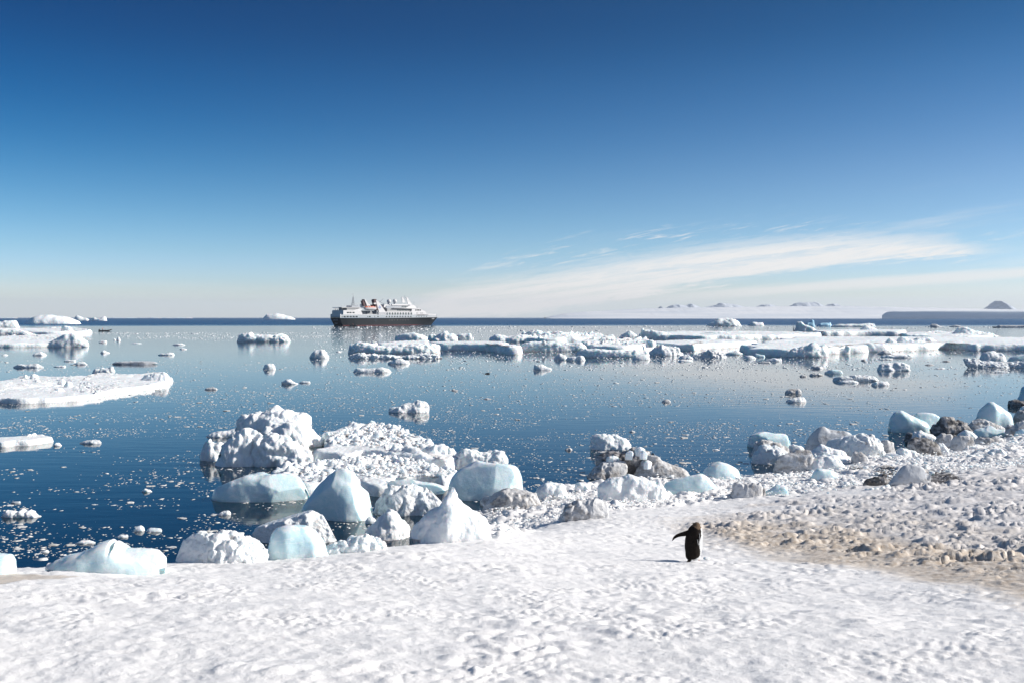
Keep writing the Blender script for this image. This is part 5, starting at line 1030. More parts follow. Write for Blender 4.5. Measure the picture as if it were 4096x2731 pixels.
# local axes: x along the near side from stern to bow, y across to the far side, z up
def SX(X, b_=0.0):
    """distance along the ship for photo column X on the plane y=b_"""
    u = (X - 2048) / FPX
    bx, by = S0[0] - b_ * SN45, S0[1] + b_ * CS45
    return (u * by - bx) / (CS45 - u * SN45)
def SZ(X, Y, b_=0.0):
    s_ = SX(X, b_); dep = S0[1] + s_ * SN45 + b_ * CS45
    return (HOR - Y) / FPX * dep + CAM_H
def prism(name, prof_, b0, b1, mat, parent=ship, label=None, refb=None):
    """side profile (local x, z) carried from y=b0 to y=b1"""
    n = len(prof_); p = np.array(prof_, float)
    ar = .5 * np.sum(p[:, 0] * np.roll(p[:, 1], -1) - np.roll(p[:, 0], -1) * p[:, 1])
    if ar < 0: p = p[::-1]
    v = np.concatenate([np.stack([p[:, 0], np.full(n, b0), p[:, 1]], 1), np.stack([p[:, 0], np.full(n, b1), p[:, 1]], 1)])
    i = np.arange(n); j = (i + 1) % n
    me = mk_mesh(name, v, [np.stack([i, i + n, j + n, j], 1), i[None], (i[::-1] + n)[None]], smooth=False)
    return put(name, me, mat, parent=parent, label=label)
def pp(l, b_=0.0, ox=1280.0, oy=1150.0, s_=4.704):
    """profile from enlarged photo coordinates"""
    return [(SX(ox + a / s_, b_), SZ(ox + a / s_, oy + c / s_, b_)) for a, c in l]
def bxm(x0, x1, y0, y1, z0, z1):
    v = np.array([[x, y, z] for x in (x0, x1) for y in (y0, y1) for z in (z0, z1)])
    return v, np.array([[0, 1, 3, 2], [4, 6, 7, 5], [0, 4, 5, 1], [2, 3, 7, 6], [0, 2, 6, 4], [1, 5, 7, 3]])
def join(parts):
    V = []; F = []; o = 0
    for v, f in parts: V.append(v); F.append(f + o); o += len(v)
    return np.concatenate(V), np.concatenate(F)
def box(name, x0, x1, y0, y1, z0, z1, mat, parent=ship, label=None):
    v, f = bxm(min(x0, x1), max(x0, x1), y0, y1, min(z0, z1), max(z0, z1))
    return put(name, mk_mesh(name, v, [f], smooth=False), mat, parent=parent, label=label)
def tube(p, q, r, r2=None, n=6):
    p = np.array(p, float); q = np.array(q, float); d = q - p; d = d / (np.linalg.norm(d) + 1e-9)
    a = np.cross(d, [0, 0, 1] if abs(d[2]) < .9 else [1, 0, 0]); a /= np.linalg.norm(a); b_ = np.cross(d, a)
    r2 = r if r2 is None else r2
    an = np.arange(n) / n * 2 * np.pi
    c = np.cos(an)[:, None] * a + np.sin(an)[:, None] * b_
    v = np.concatenate([p + c * r, q + c * r2]); i = np.arange(n); j = (i + 1) % n
    return v, np.stack([i, j, j + n, i + n], 1)
L = SX(1749, 9.0)                                    # bow tip on the centreline
ZK = SZ(1500, 1273.2)                                # top of the dark hull
# hull: stations from stern to bow, half breadth at deck and waterline
st_ = [(-.0, .84, .74), (.05, .93, .85), (.12, 1, .95), (.3, 1, 1), (.55, 1, 1), (.68, 1, .95), (.78, .95, .80), (.86, .78, .56), (.92, .54, .30), (.96, .33, .12), (1.0, .03, .0)]
def hull_part(name, ztop, zbot, mat, label=None, flare=0.0, xa=0.0, bulge=0.0):
    lv = 8; V = []
    ss = np.linspace(0, 1, 60)
    bd = np.interp(ss, [a[0] for a in st_], [a[1] for a in st_]); bw = np.interp(ss, [a[0] for a in st_], [a[2] for a in st_])
    for k in range(lv):
        f_ = k / (lv - 1); z = zbot + (ztop - zbot) * f_
        fh = np.clip(z / ZK, 0, 1.35)                 # share of the hull height
        hb = (bw + (bd - bw) * fh ** 1.6) * BEAM / 2 * (1 + bulge)
        xl = (L - 7.5 * (1 - min(fh, 1.1)))           # raked stem
        x0 = 3.2 * (1 - fh) ** 1.4                    # raked transom
        sheer = np.interp(ss, [0, .5, .8, 1], [0, 0, .6, 1.3]) * fh * .6
        x = x0 + ss * (xl - x0)
        V.append(np.stack([x, BEAM / 2 - hb, z + sheer], 1)); V.append(np.stack([x, BEAM / 2 + hb, z + sheer], 1))
    a = np.stack(V[0::2], 1); b_ = np.stack(V[1::2], 1)    # (60, lv, 3)
    v = np.concatenate([a.reshape(-1, 3), b_.reshape(-1, 3)])
    F = grid_faces(60, lv); n = 60 * lv
    k = np.arange(lv - 1)
    tr = np.stack([k, k + 1, n + k + 1, n + k], 1)
    s2 = np.arange(59) * lv + lv - 1
    dk = np.stack([s2, s2 + lv, n + s2 + lv, n + s2], 1)
    me = mk_mesh(name, v, [F, F[:, ::-1] + n, tr[:, ::-1], dk], smooth=False)
    return put(name, me, mat, parent=ship, label=label)
hull_part('hull', ZK, -.8, hullm)
hull_part('red_line', ZK + .35, ZK + .003, redm, bulge=.003)
ZD = SZ(1500, 1258.5)
hull_part('upper_hull', ZD, ZK + .352, white)
hull_part('boot_stripe', .2, -.4, redm, bulge=.004)
def at_px(px, py): return SX(1280 + px / 4.704), SZ(1280 + px / 4.704, 1150 + py / 4.704)
y_in = .9
# white deckhouses, tier by tier
prism('aft_house', pp([(438, 515), (442, 432), (770, 436), (800, 500), (800, 515)]), -.05, BEAM * .95, white)
prism('aft_terrace', [(2.0, ZD), (2.6, SZ(1372, 1244)), (SX(1374), SZ(1372, 1241.5)), (SX(1374), ZD)], 1.4, BEAM - 1, shadm)
prism('boat_deck_house', pp([(770, 515), (765, 440), (1120, 440), (1120, 515)]), 4.2, BEAM - 4, shadm)
prism('boat_deck_bulwark', pp([(800, 515), (800, 506), (1110, 506), (1110, 515)]), -.05, .15, white)
prism('main_house', pp([(1105, 515), (1105, 458), (1850, 458), (1990, 462), (2005, 495), (2070, 510), (2090, 516)], 0), -.04, BEAM * .9, white)
prism('promenade_house', pp([(1290, 458), (1290, 395), (1760, 395), (1770, 458)]), 2.0, BEAM - 2, shadm)
prism('bridge_house', pp([(1730, 458), (1735, 400), (1880, 398), (1935, 430), (2005, 462)]), .3, BEAM - 1, white)
prism('boat_deck_shelter', pp([(640, 436), (780, 388), (800, 436)]), .3, BEAM - 2, white)
prism('aft_upper_deck', pp([(540, 432), (540, 378), (770, 378), (775, 432)]), 2.6, BEAM - 3, shadm)
prism('aft_roof', pp([(430, 384), (430, 374), (790, 374), (790, 384)]), 1.6, BEAM - 2, white)
prism('sun_deck_house', pp([(1280, 395), (1300, 345), (1700, 330), (1720, 395)]), 3.5, BEAM - 3, greym)
prism('bridge_wing', pp([(1380, 392), (1440, 388), (1700, 385), (1850, 394), (1700, 404), (1560, 396)]), -.1, BEAM, white)
prism('observation_deck', pp([(1640, 388), (1740, 332), (1800, 334), (1845, 392)]), 2.0, BEAM - 2, white)
prism('top_house', pp([(1390, 340), (1400, 318), (1690, 316), (1700, 345)]), 3.0, BEAM - 3, white)
prism('dome_base', pp([(1250, 375), (1262, 322), (1390, 320), (1400, 345), (1395, 392)]), 4.0, BEAM - 4, white)
prism('foredeck_house', pp([(1990, 516), (2010, 498), (2050, 500), (2085, 528), (2020, 530)]), 3.5, BEAM - 3.5, white)
prism('bow_bulwark', [(L - 22, ZD - .3), (L - 22, ZD + 1.0), (L - 8, ZD + .5), (L - 1.5, ZD + .6), (L - 1.5, ZD - .3)], BEAM / 2 - .35, BEAM / 2 + .35, white)
# funnels: raked dark stacks with white fins
prism('funnel', pp([(802, 252), (848, 245), (885, 345), (825, 350)], 5), 5, 8, funm)
prism('funnel_fin', pp([(838, 228), (852, 226), (906, 298), (925, 345), (888, 350)], 4.5), 4.4, 4.9, white)
prism('funnel_top', pp([(820, 228), (852, 226), (866, 248), (832, 252)], 5), 5.1, 7.8, funm)
prism('funnel', pp([(1005, 250), (1015, 225), (1052, 222), (1085, 360), (1110, 440), (1060, 440)], 5), 4, 8, funm)
fin = prism('funnel_fin', pp([(1052, 240), (1062, 243), (1112, 285), (1232, 458), (1110, 460), (1085, 385)], .5), .2, .8, white)
prism('funnel_band', pp([(1010, 296), (1060, 290), (1067, 316), (1016, 320)], 3.9), 3.85, 3.98, white)
# logo on the fin: blue squared ribbon
def lg(x, y): return (SX(1280 + x / 4.704, .2), SZ(1280 + x / 4.704, 1150 + y / 4.704, .2))
for q_ in ([(1108, 355), (1128, 345), (1131, 351), (1112, 361)], [(1128, 345), (1145, 378), (1139, 382), (1124, 352)], [(1104, 370), (1122, 400), (1116, 404), (1100, 376)], [(1118, 362), (1136, 386), (1130, 392), (1113, 370)], [(1126, 392), (1145, 378), (1148, 384), (1130, 400)]):
    prism('funnel_logo', [lg(*a) for a in q_], .12, .19, bluem)
# lattice mast aft
mp = pp([(608, 360), (640, 360), (634, 180), (620, 180), (628, 130)], 6)
parts = []
for yy in (5, 7.2):
    parts += [tube((mp[0][0], yy, mp[0][1]), (mp[3][0], 6, mp[3][1]), .22, .12), tube((mp[1][0], yy, mp[1][1]), (mp[2][0], 6.2, mp[2][1]), .22, .12)]
for k in range(9):
    f_ = k / 9; a_ = np.array([mp[0][0] + (mp[3][0] - mp[0][0]) * f_, 5 + f_, mp[0][1] + (mp[3][1] - mp[0][1]) * f_]); b2 = np.array([mp[1][0] + (mp[2][0] - mp[1][0]) * f_, 7.2 - f_, a_[2] + 1.0])
    parts.append(tube(a_, b2, .1, n=4)); parts.append(tube((a_[0], 7.2 - f_, a_[2]), (b2[0], 5 + f_, b2[2]), .1, n=4))
parts += [tube((mp[4][0], 6, mp[3][1]), (mp[4][0], 6, mp[4][1]), .16, .05), tube((mp[3][0] - 1.5, 6, mp[3][1] + 2.5), (mp[2][0] + 1.2, 6, mp[3][1] + 2.5), .12)]
v, f = join(parts); put('lattice_mast', mk_mesh('lattice_mast', v, [f]), greym, parent=ship)
# fore mast: two fins, yards, antennas
prism('mast_fin', pp([(1544, 180), (1560, 180), (1618, 292), (1550, 292)], 6), 6, 6.6, white)
prism('mast_fin', pp([(1622, 186), (1648, 190), (1735, 330), (1660, 326)], 6), 6, 6.6, white)
def P6(px, py, b_=6.0):
    return (SX(1280 + px / 4.704, b_), b_, SZ(1280 + px / 4.704, 1150 + py / 4.704, b_))
parts = [tube(P6(1506, 202), P6(1640, 204), .14), tube(P6(1600, 150), P6(1600, 300), .12, .08), tube(P6(1498, 288), P6(1640, 292), .12), tube(P6(1584, 160), P6(1586, 200), .08), tube(P6(1655, 165), P6(1640, 192), .08), tube(P6(1612, 250), P6(1716, 266), .08),
         tube(P6(1768, 262), P6(1768, 330), .08), tube(P6(2196, 500, 9), P6(2196, 562, 9), .10), tube(P6(1830, 360), P6(1830, 392), .12)]
v, f = join(parts); put('antenna_yard', mk_mesh('antenna_yard', v, [f]), greym, parent=ship)
v, f = join([tube(P6(1112, 292, 5), P6(1190, 220, 5), .2), tube(P6(1112, 262, 8), P6(1240, 334, 8), .2), bxm(P6(1183, 218, 5)[0], P6(1198, 218, 5)[0], 4.8, 5.2, P6(1183, 222, 5)[2], P6(1183, 216, 5)[2])])
put('deck_crane', mk_mesh('deck_crane', v, [f]), greym, parent=ship)
for (cx, cy, b_) in ((1299, 265, 5.0), (1411, 263, 5.0)):
    c = P6(cx, cy, b_); rr = 41 / 4.704 / FPX * 925
    o = put('radar_dome', mk_mesh('radar_dome', IV3 * rr, [IF3]), white, parent=ship, loc=c)
    v, f = tube((0, 0, -rr - 1.2), (0, 0, -rr * .8), 1.6, 1.2, 12); put('dome_pedestal', mk_mesh('dome_pedestal', v, [f]), greym, parent=o)
# windows
def win(x0, x1, y0, y1, mat=glassm, b_=-.04, name='window', pr=.05):
    a = SX(1280 + x0 / 4.704, b_); c = SX(1280 + x1 / 4.704, b_); xm = 1280 + (x0 + x1) / 2 / 4.704
    return box(name, a, c, b_ - pr, b_ + .02, SZ(xm, 1150 + y1 / 4.704, b_), SZ(xm, 1150 + y0 / 4.704, b_), mat)
for k in range(10): win(1240 + k * 50.5, 1278 + k * 50.5, 475, 516, glassl)
for k in range(10): win(1240 + k * 50.5, 1248 + k * 50.5, 475, 516, white, pr=.12, name='window_mullion')
for k in range(10): win(1244 + k * 50.6, 1265 + k * 50.6, 541, 565)
for x in (443, 501, 559, 614, 670): win(x, x + 40, 541, 566)
for x in (892, 1026): win(x, x + 10, 541, 566)
win(918, 956, 541, 564, glassl); win(1078, 1105, 542, 564, glassl); win(410, 424, 541, 564)
for x in (508, 556, 613): win(x, x + 38, 464, 488, b_=-.05)
for x in (1812, 1833, 1882, 1903, 1926): win(x, x + 12, 480, 494)
for x in (1812, 1856, 1904, 1952, 1996): win(x, x + 12, 543, 558, b_=1.2)
for k in range(9): win(1450 + k * 29, 1472 + k * 29, 414, 445, glassl, b_=2.0)
for x0, x1 in ((1793, 1818), (1828, 1866), (1874, 1900)): win(x0, x1, 416, 442, b_=.3)
for k in range(5): win(1540 + k * 32, 1562 + k * 32, 345, 378, glassl, b_=3.4)
win(1027, 1059, 596, 655, glassm, b_=-.02, name='shell_door', pr=.06)
win(1070, 1105, 470, 512, glassm, b_=-.05, name='gangway_opening')
for x in (1305, 1355, 1405, 1458, 1508, 1558, 1605, 1655): win(x, x + 4, 608, 620, white, b_=0, name='porthole', pr=.06)
# stern windows, on the transom
for k in range(11):
    y0 = 1.8 + k * 1.32
    box('stern_window', -.40, -.2, y0, y0 + .95, ZD - 3.3, ZD - 2.2, glassm)
box('stern_band', -.28, .6, 1.3, BEAM - 1.6, ZK + .5, ZD + .3, white)
# railings and deck clutter aft
def rail(name, pts_, h=1.1, gap=2.2):
    parts = []
    for a, c in zip(pts_[:-1], pts_[1:]):
        a = np.array(a, float); c = np.array(c, float); n_ = max(1, int(np.linalg.norm(c - a) / gap))
        for k in range(n_ + 1):
            p_ = a + (c - a) * k / n_; parts.append(tube(p_, p_ + [0, 0, h], .05, n=4))
        for z_ in (h, h * .55): parts.append(tube(a + [0, 0, z_], c + [0, 0, z_], .05, n=4))
    v, f = join(parts); return put(name, mk_mesh(name, v, [f]), white, parent=ship)
zA = SZ(1340, 1150 + 437 / 4.704); 
rail('deck_railing', [(SX(1372), 1.8, zA), (2.8, 1.8, zA), (2.8, BEAM - 2, zA)], 2.6)
rail('deck_railing', [(SX(1372), 1.7, SZ(1372, 1229.5)), (SX(1448), 1.7, SZ(1448, 1229.5))], 1.4)
rail('deck_railing', [(SX(1558), .3, SZ(1558, 1247)), (SX(1655), .3, SZ(1655, 1247))])
rail('deck_railing', [(SX(1580), 2.5, SZ(1580, 1232.5)), (SX(1640), 2.5, SZ(1640, 1232.5))])
rail('deck_railing', [(SX(1418), 2.6, SZ(1418, 1222)), (SX(1448), 2.6, SZ(1448, 1222))], 1.6)
rail('deck_railing', [(L - 26, 3.2, ZD + .2), (L - 12, 5.5, ZD + .3)])
box('deck_locker', SX(1418), SX(1446), 4, 12, SZ(1430, 1229.5), SZ(1430, 1222.5), greym)
box('exhaust_housing', SX(1512), SX(1545), 7, 12, SZ(1530, 1236), SZ(1530, 1219), funm)
box('equipment_housing', SX(1472), SX(1498), 6, 12, SZ(1480, 1232), SZ(1480, 1217), white)
for (a, c) in ((860, 480), (1045, 480)):
    v, f = join([tube(P6(a - 5, 440, .4), P6(a + 20, 475, .6), .25), tube(P6(a + 20, 475, .6), P6(a + 20, 508, .6), .25)])
    put('davit', mk_mesh('davit', v, [f]), hullm, parent=ship)
def text_on(s_, size, loc, rot, mat, name):
    c = bpy.data.curves.new(name, 'FONT'); c.body = s_; c.size = size; c.extrude = .02; c.align_x = 'CENTER'
    c.materials.append(mat)
    tmp = bpy.data.objects.new('tmp_text', c); COL.objects.link(tmp)
    dg = bpy.context.evaluated_depsgraph_get(); dg.update()
    me = bpy.data.meshes.new_from_object(tmp.evaluated_get(dg)); me.name = name; bpy.data.objects.remove(tmp)
    o = put(name, me, None, parent=ship, loc=loc); o.rotation_euler = rot
    return o
text_on('EXPEDITIONS', 2.3, (SX(1530), -.12, SZ(1530, 1257.5)), (R(90), 0, 0), greym, 'side_lettering')
text_on('EXPLORER', 1.5, (L - 9.5, 4.0, ZK - 1.0), (R(90), 0, R(28)), white, 'bow_lettering')
text_on('EXPLORER', 1.6, (-.02, BEAM / 2, ZK - 2.2), (R(90), 0, R(-90)), greym, 'stern_lettering')
text_on('NASSAU', 1.3, (.45, BEAM / 2, ZK - 5.0), (R(80), 0, R(-90)), greym, 'stern_lettering')

# covered lifeboat hung in the davits
def boat_mesh(name, Lb, Bb, Hb, top=False):
    ss = np.linspace(-1, 1, 22); k = np.linspace(0, np.pi, 12)
    V = []
    for s_ in ss:
        w_ = Bb / 2 * (1 - abs(s_) ** 3) ** .6 + .02; hh_ = Hb * (1 - .35 * abs(s_) ** 3)
        if top: V.append(np.stack([np.full(12, s_ * Lb / 2), -w_ * np.cos(k), Hb * .0 + np.sin(k) * Hb * (1 - abs(s_) ** 4) ** .5], 1))
        else: V.append(np.stack([np.full(12, s_ * Lb / 2), -w_ * np.cos(k), -np.sin(k) ** .8 * hh_], 1))
    v = np.concatenate(V); F = grid_faces(22, 12)
    return mk_mesh(name, v, [F if top else F[:, ::-1]])
x0, x1 = SX(1280 + 828 / 4.704), SX(1280 + 1065 / 4.704)
lb = put('lifeboat', None, loc=S0 + np.array([CS45 * (x0 + x1) / 2 - SN45 * .2, SN45 * (x0 + x1) / 2 + CS45 * .2, SZ(1480, 1231)]), rz=R(45), label='covered lifeboat with orange roof hanging in davits on the ship', cat='lifeboat')
put('boat_hull', boat_mesh('boat_hull', x1 - x0, 4.2, 2.6), white, parent=lb)
o = put('boat_cover', boat_mesh('boat_cover', (x1 - x0) * .94, 3.9, 1.3, True), orangem, parent=lb)
for k in range(4):
    v, f = bxm(-4 + k * 2.6, -2.6 + k * 2.6, -1.86, -1.70, .45, .85); put('boat_window', mk_mesh('boat_window', v, [f], False), white, parent=lb)

# ------------------------------------------------------------------ people and rubber boats
def skin_person(name, jac, sit=False):
    """standing figure 1.75 m; skinned skeleton, one continuous body"""
    J = {'hip': (0, 0, .95, .14), 'chest': (0, 0, 1.28, .17), 'neck': (0, 0, 1.48, .07), 'head': (0, .02, 1.62, .11), 'top': (0, .01, 1.74, .08),
         'sl': (-.19, 0, 1.40, .075), 'el': (-.27, .04, 1.12, .055), 'hl': (-.24, .20, .92, .04), 'sr': (.19, 0, 1.40, .075), 'er': (.27, .04, 1.12, .055), 'hr': (.24, .2, .92, .04),
         'kl': (-.11, .02, .5, .075), 'fl': (-.12, 0, .08, .05), 'tl': (-.12, .16, .04, .04), 'kr': (.11, .02, .5, .075), 'fr': (.12, 0, .08, .05), 'tr': (.12, .16, .04, .04)}
    E = [('hip', 'chest'), ('chest', 'neck'), ('neck', 'head'), ('head', 'top'), ('chest', 'sl'), ('sl', 'el'), ('el', 'hl'), ('chest', 'sr'), ('sr', 'er'), ('er', 'hr'), ('hip', 'kl'), ('kl', 'fl'), ('fl', 'tl'), ('hip', 'kr'), ('kr', 'fr'), ('fr', 'tr')]
    ks = list(J); me = bpy.data.meshes.new(name); me.from_pydata([J[k][:3] for k in ks], [(ks.index(a), ks.index(b_)) for a, b_ in E], [])
    o = bpy.data.objects.new('tmp_person', me); COL.objects.link(o)
    md = o.modifiers.new('s', 'SKIN'); o.modifiers.new('u', 'SUBSURF').levels = 1
    for i, k in enumerate(ks): me.skin_vertices[0].data[i].radius = (J[k][3], J[k][3])
    me.skin_vertices[0].data[0].use_root = True
    dg = bpy.context.evaluated_depsgraph_get(); dg.update()
    out = bpy.data.meshes.new_from_object(o.evaluated_get(dg)); out.name = name
    bpy.data.objects.remove(o)
    skinm, trous = PM['skin'], PM['trousers']
    out.materials.clear(); out.materials.append(jac); out.materials.append(trous); out.materials.append(skinm)
    for p_ in out.polygons:
        z_ = p_.center.z; p_.material_index = 2 if z_ > 1.52 else (1 if z_ < .9 and abs(p_.center.x) < .2 else 0); p_.use_smooth = True
    return out
PM = dict(skin=plain('skin', (.45, .28, .20), .6), trousers=plain('dark_trousers', (.03, .03, .04), .8), dark=plain('dark_jacket', (.03, .03, .04), .8))
pm_o = skin_person('person', orangem); pm_d = skin_person('person', PM['dark'])
rubber = plain('black_rubber', (.03, .03, .035), .45); boatgrey = plain('boat_grey', (.22, .21, .19), .5)
def zodiac(loc, rz, label):
    r_ = put('inflatable_boat', None, loc=loc, rz=rz, label=label, cat='boat')
    parts = []
    for s_ in (-1, 1):
        path = [(-3.0, s_ * .85, .35), (-2.2, s_ * .85, .38), (1.2, s_ * .85, .45), (2.2, s_ * .6, .62), (2.9, s_ * .12, .85)]
        for a, c in zip(path[:-1], path[1:]): parts.append(tube(a, c, .27, n=10))
        parts.append(tube(path[0], (-3.4, s_ * .85, .33), .27, .05, 10))
    v, f = join(parts); put('side_tube', mk_mesh('side_tube', v, [f]), rubber, parent=r_)
    v, f = bxm(-2.7, 1.9, -.7, .7, .05, .22); put('boat_floor', mk_mesh('boat_floor', v, [f], False), boatgrey, parent=r_)
    v, f = join([bxm(-3.15, -2.8, -.22, .22, -.3, .75), bxm(-3.3, -2.75, -.28, .28, .75, 1.15)]); put('outboard_motor', mk_mesh('outboard_motor', v, [f], False), rubber, parent=r_)
    return r_
p = at_z(422, 1326); zodiac((p[0], p[1], 0), R(12), 'black inflatable boat crossing the left water with one passenger')
put('person', pm_o, loc=(p[0] - 1.4, p[1] - .2, .22), rz=R(-80), label='person in orange jacket standing in the inflatable boat at left', cat='person')
p = at_z(1415, 1304.5); zodiac((p[0], p[1], 0), R(5), 'dark inflatable boat alongside the stern of the ship')
put('person', pm_o, loc=(p[0] - .6, p[1], .22), rz=R(-90), label='person in orange jacket in the boat alongside the ship', cat='person')
zs = SZ(1340, 1243)
def on_ship(x, y, z): return (S0[0] + x * CS45 - y * SN45, S0[1] + x * SN45 + y * CS45, z)
for i, (X_, mm, lab) in enumerate(((1342, pm_o, 'person in red orange jacket on the aft deck of the ship'), (1351, pm_d, 'person in dark clothes on the aft deck of the ship, beside the one in orange'), (1692, pm_d, 'person in dark clothes on the deck ahead of the ship bridge'))):
    if i < 2: l_ = on_ship(SX(X_, 3.4), 3.4, zA)
    else: l_ = on_ship(SX(X_, 2), 2, SZ(X_, 1150 + 462 / 4.704, 2))
    put('person', mm, loc=l_, rz=R(30 * i), label=lab, cat='person')
# a seal back breaking the surface, and a gull
p = at_z(1949, 1494)
sv_ = IV3.copy(); sv_[:, 0] *= .34; sv_[:, 1] *= .12; sv_[:, 2] *= .13; sv_[:, 2] += .02 + .10 * sv_[:, 0]
put('seal', mk_mesh('seal', sv_, [IF3]), rubber, loc=(p[0], p[1], 0), label='dark wet back of an animal breaking the calm centre water', cat='seal')
p = at_y(3742, 1313, 300)
gull = put('gull', None, loc=p, rz=R(20), label='small dark seabird flying low over the far right water', cat='bird')
gm_ = plain('bird_feathers', (.10, .10, .11), .8)
v = IV2 * np.array([.22, .07, .07]); put('bird_body', mk_mesh('bird_body', v, [IF2]), gm_, parent=gull)
for s_ in (-1, 1):
    w_ = np.array([[.08, 0, .03], [-.08, 0, .03], [-.10, s_ * .3, .14], [.08, s_ * .3, .15], [-.12, s_ * .62, .06], [-.04, s_ * .62, .07]]); w_ = np.concatenate([w_, w_ - [0, 0, .015]])
    put('wing', mk_mesh('wing', w_, [np.array([[0, 1, 2, 3], [3, 2, 4, 5], [7, 6, 9, 8], [8, 9, 11, 10], [0, 3, 9, 6], [3, 5, 11, 9], [1, 7, 8, 2], [2, 8, 10, 4]])]), gm_, parent=gull)

# ------------------------------------------------------------------ the penguin
pf = pick(2772, 2247); PXS = pf[1] / FPX / 6.273          # metres per enlarged pixel
zf = float(base_height(pf[0], pf[1])) + .035
pen = put('penguin', None, loc=(pf[0], pf[1], zf), label='moulting penguin seen from behind, left flipper held out, on the snow', cat='penguin')
black, t, b = principled('penguin_back_feathers')
g = t.node('ShaderNodeTexCoord')
t.put(b.inputs['Base Color'], t.mix(t.step(t.noise(g.outputs['Object'], 60, 5, .7), .4, .7), (.008, .0065, .006, 1), (.026, .019, .015, 1))); b.inputs['Roughness'].default_value = .9; b.inputs['Specular IOR Level'].default_value = .15
t.put(b.inputs['Normal'], t.bump(t.noise(t.vm('MULTIPLY', g.outputs['Object'], (1, 1, .35)), 160, 4, .7), .6, .004))
whitef, t, b = principled('penguin_belly_feathers')
g = t.node('ShaderNodeTexCoord')
t.put(b.inputs['Base Color'], t.mix(t.noise(g.outputs['Object'], 40, 4, .6), (.50, .52, .54, 1), (.60, .605, .61, 1))); b.inputs['Roughness'].default_value = .85
t.put(b.inputs['Normal'], t.bump(t.noise(t.vm('MULTIPLY', g.outputs['Object'], (1, 1, .35)), 160, 4, .7), .5, .004))
brownf, t, b = principled('penguin_brown_down')
g = t.node('ShaderNodeTexCoord')
t.put(b.inputs['Base Color'], t.mix(t.step(t.noise(g.outputs['Object'], 70, 5, .7), .35, .65), (.075, .048, .028, 1), (.15, .10, .062, 1))); b.inputs['Roughness'].default_value = .95
t.put(b.inputs['Normal'], t.bump(t.noise(g.outputs['Object'], 190, 4, .7), .8, .006))
pink = plain('penguin_feet', (.55, .28, .22), .6)
rows_ = [(1232, 985, 1262), (1215, 958, 1280), (1180, 940, 1292), (1140, 935, 1305), (1100, 932, 1318), (1050, 930, 1328), (1000, 924, 1338), (950, 917, 1344), (900, 914, 1348), (850, 915, 1352), (800, 919, 1354), (750, 923, 1356), (700, 929, 1357), (650, 938, 1356), (600, 950, 1354), (550, 965, 1352), (500, 983, 1349), (460, 1000, 1342), (430, 1018, 1330), (405, 1040, 1312), (380, 1068, 1297), (355, 1092, 1290), (335, 1108, 1285), (318, 1122, 1277), (303, 1138, 1264), (292, 1158, 1245), (286, 1182, 1222)]
rows_ = np.array(rows_, float); X0 = 1120.0
zz = np.linspace(rows_[0, 0], rows_[-1, 0], 96); lft = np.interp(-zz, -rows_[:, 0], rows_[:, 1]); rgt = np.interp(-zz, -rows_[:, 0], rows_[:, 2])
for _ in range(2):
    lft[1:-1] = (lft[:-2] + lft[1:-1] * 2 + lft[2:]) / 4; rgt[1:-1] = (rgt[:-2] + rgt[1:-1] * 2 + rgt[2:]) / 4
na = 72; an = np.arange(na) / na * 2 * np.pi; V = []
for z_, l_, r_ in zip(zz, lft, rgt):
    cx = ((l_ + r_) / 2 - X0) * PXS; rx = (r_ - l_) / 2 * PXS; H_ = (1250 - z_) * PXS
    ry = rx * np.interp(H_, [0, .1, .3, .5, .58, .65], [.85, .95, 1.0, .95, 1.0, .9]); cy = np.interp(H_, [0, .15, .35, .5, .65], [.0, .01, .015, .0, -.01])
    V.append(np.stack([cx + rx * np.sin(an), cy + ry * -np.cos(an), np.full(na, H_)], 1))
v = np.concatenate(V)                                   # an=0 faces the camera, an=90 deg is the right side
v += .0022 * fbm(v * 30, 3, 5)[:, None] * np.array([1, 1, 0])
nz = len(zz); F = grid_faces(nz, na)
wrapf = np.stack([np.arange(nz - 1) * na + na - 1, np.arange(1, nz) * na + na - 1, np.arange(1, nz) * na, np.arange(nz - 1) * na], 1)
me = mk_mesh('body', v, [F[:, ::-1], wrapf[:, ::-1], (np.arange(na))[None], (np.arange(na)[::-1] + (nz - 1) * na)[None]])
for m_ in (black, whitef, brownf): me.materials.append(m_)
for p_ in me.polygons:
    c = p_.center; H_ = c.z; py_ = 1250 - H_ / PXS; px_ = X0 + c.x / PXS
    jit = 6 * math.sin(c.z * 190 + c.y * 70) + 5 * math.sin(c.z * 77)
    edge = np.interp(py_, [286, 400, 430, 520, 620, 700, 850, 950, 1040, 1100, 1150, 1190, 1240], [1400, 1330, 1290, 1298, 1298, 1240, 1245, 1270, 1282, 1275, 1240, 1150, 1040]) + jit
    front = c.y > .02
    mi = 0
    if front: mi = 1 if (px_ > 985 - 0 and py_ > 470) else 0
    elif px_ > edge: mi = 1
    if py_ < np.interp(px_, [1080, 1130, 1190, 1230, 1280, 1320], [365, 385, 430, 442, 440, 425]) + jit: mi = 2
    if py_ > 1205 and (px_ > 1045 or front): mi = 1
    p_.material_index = mi
body = put('body', me, None, parent=pen)
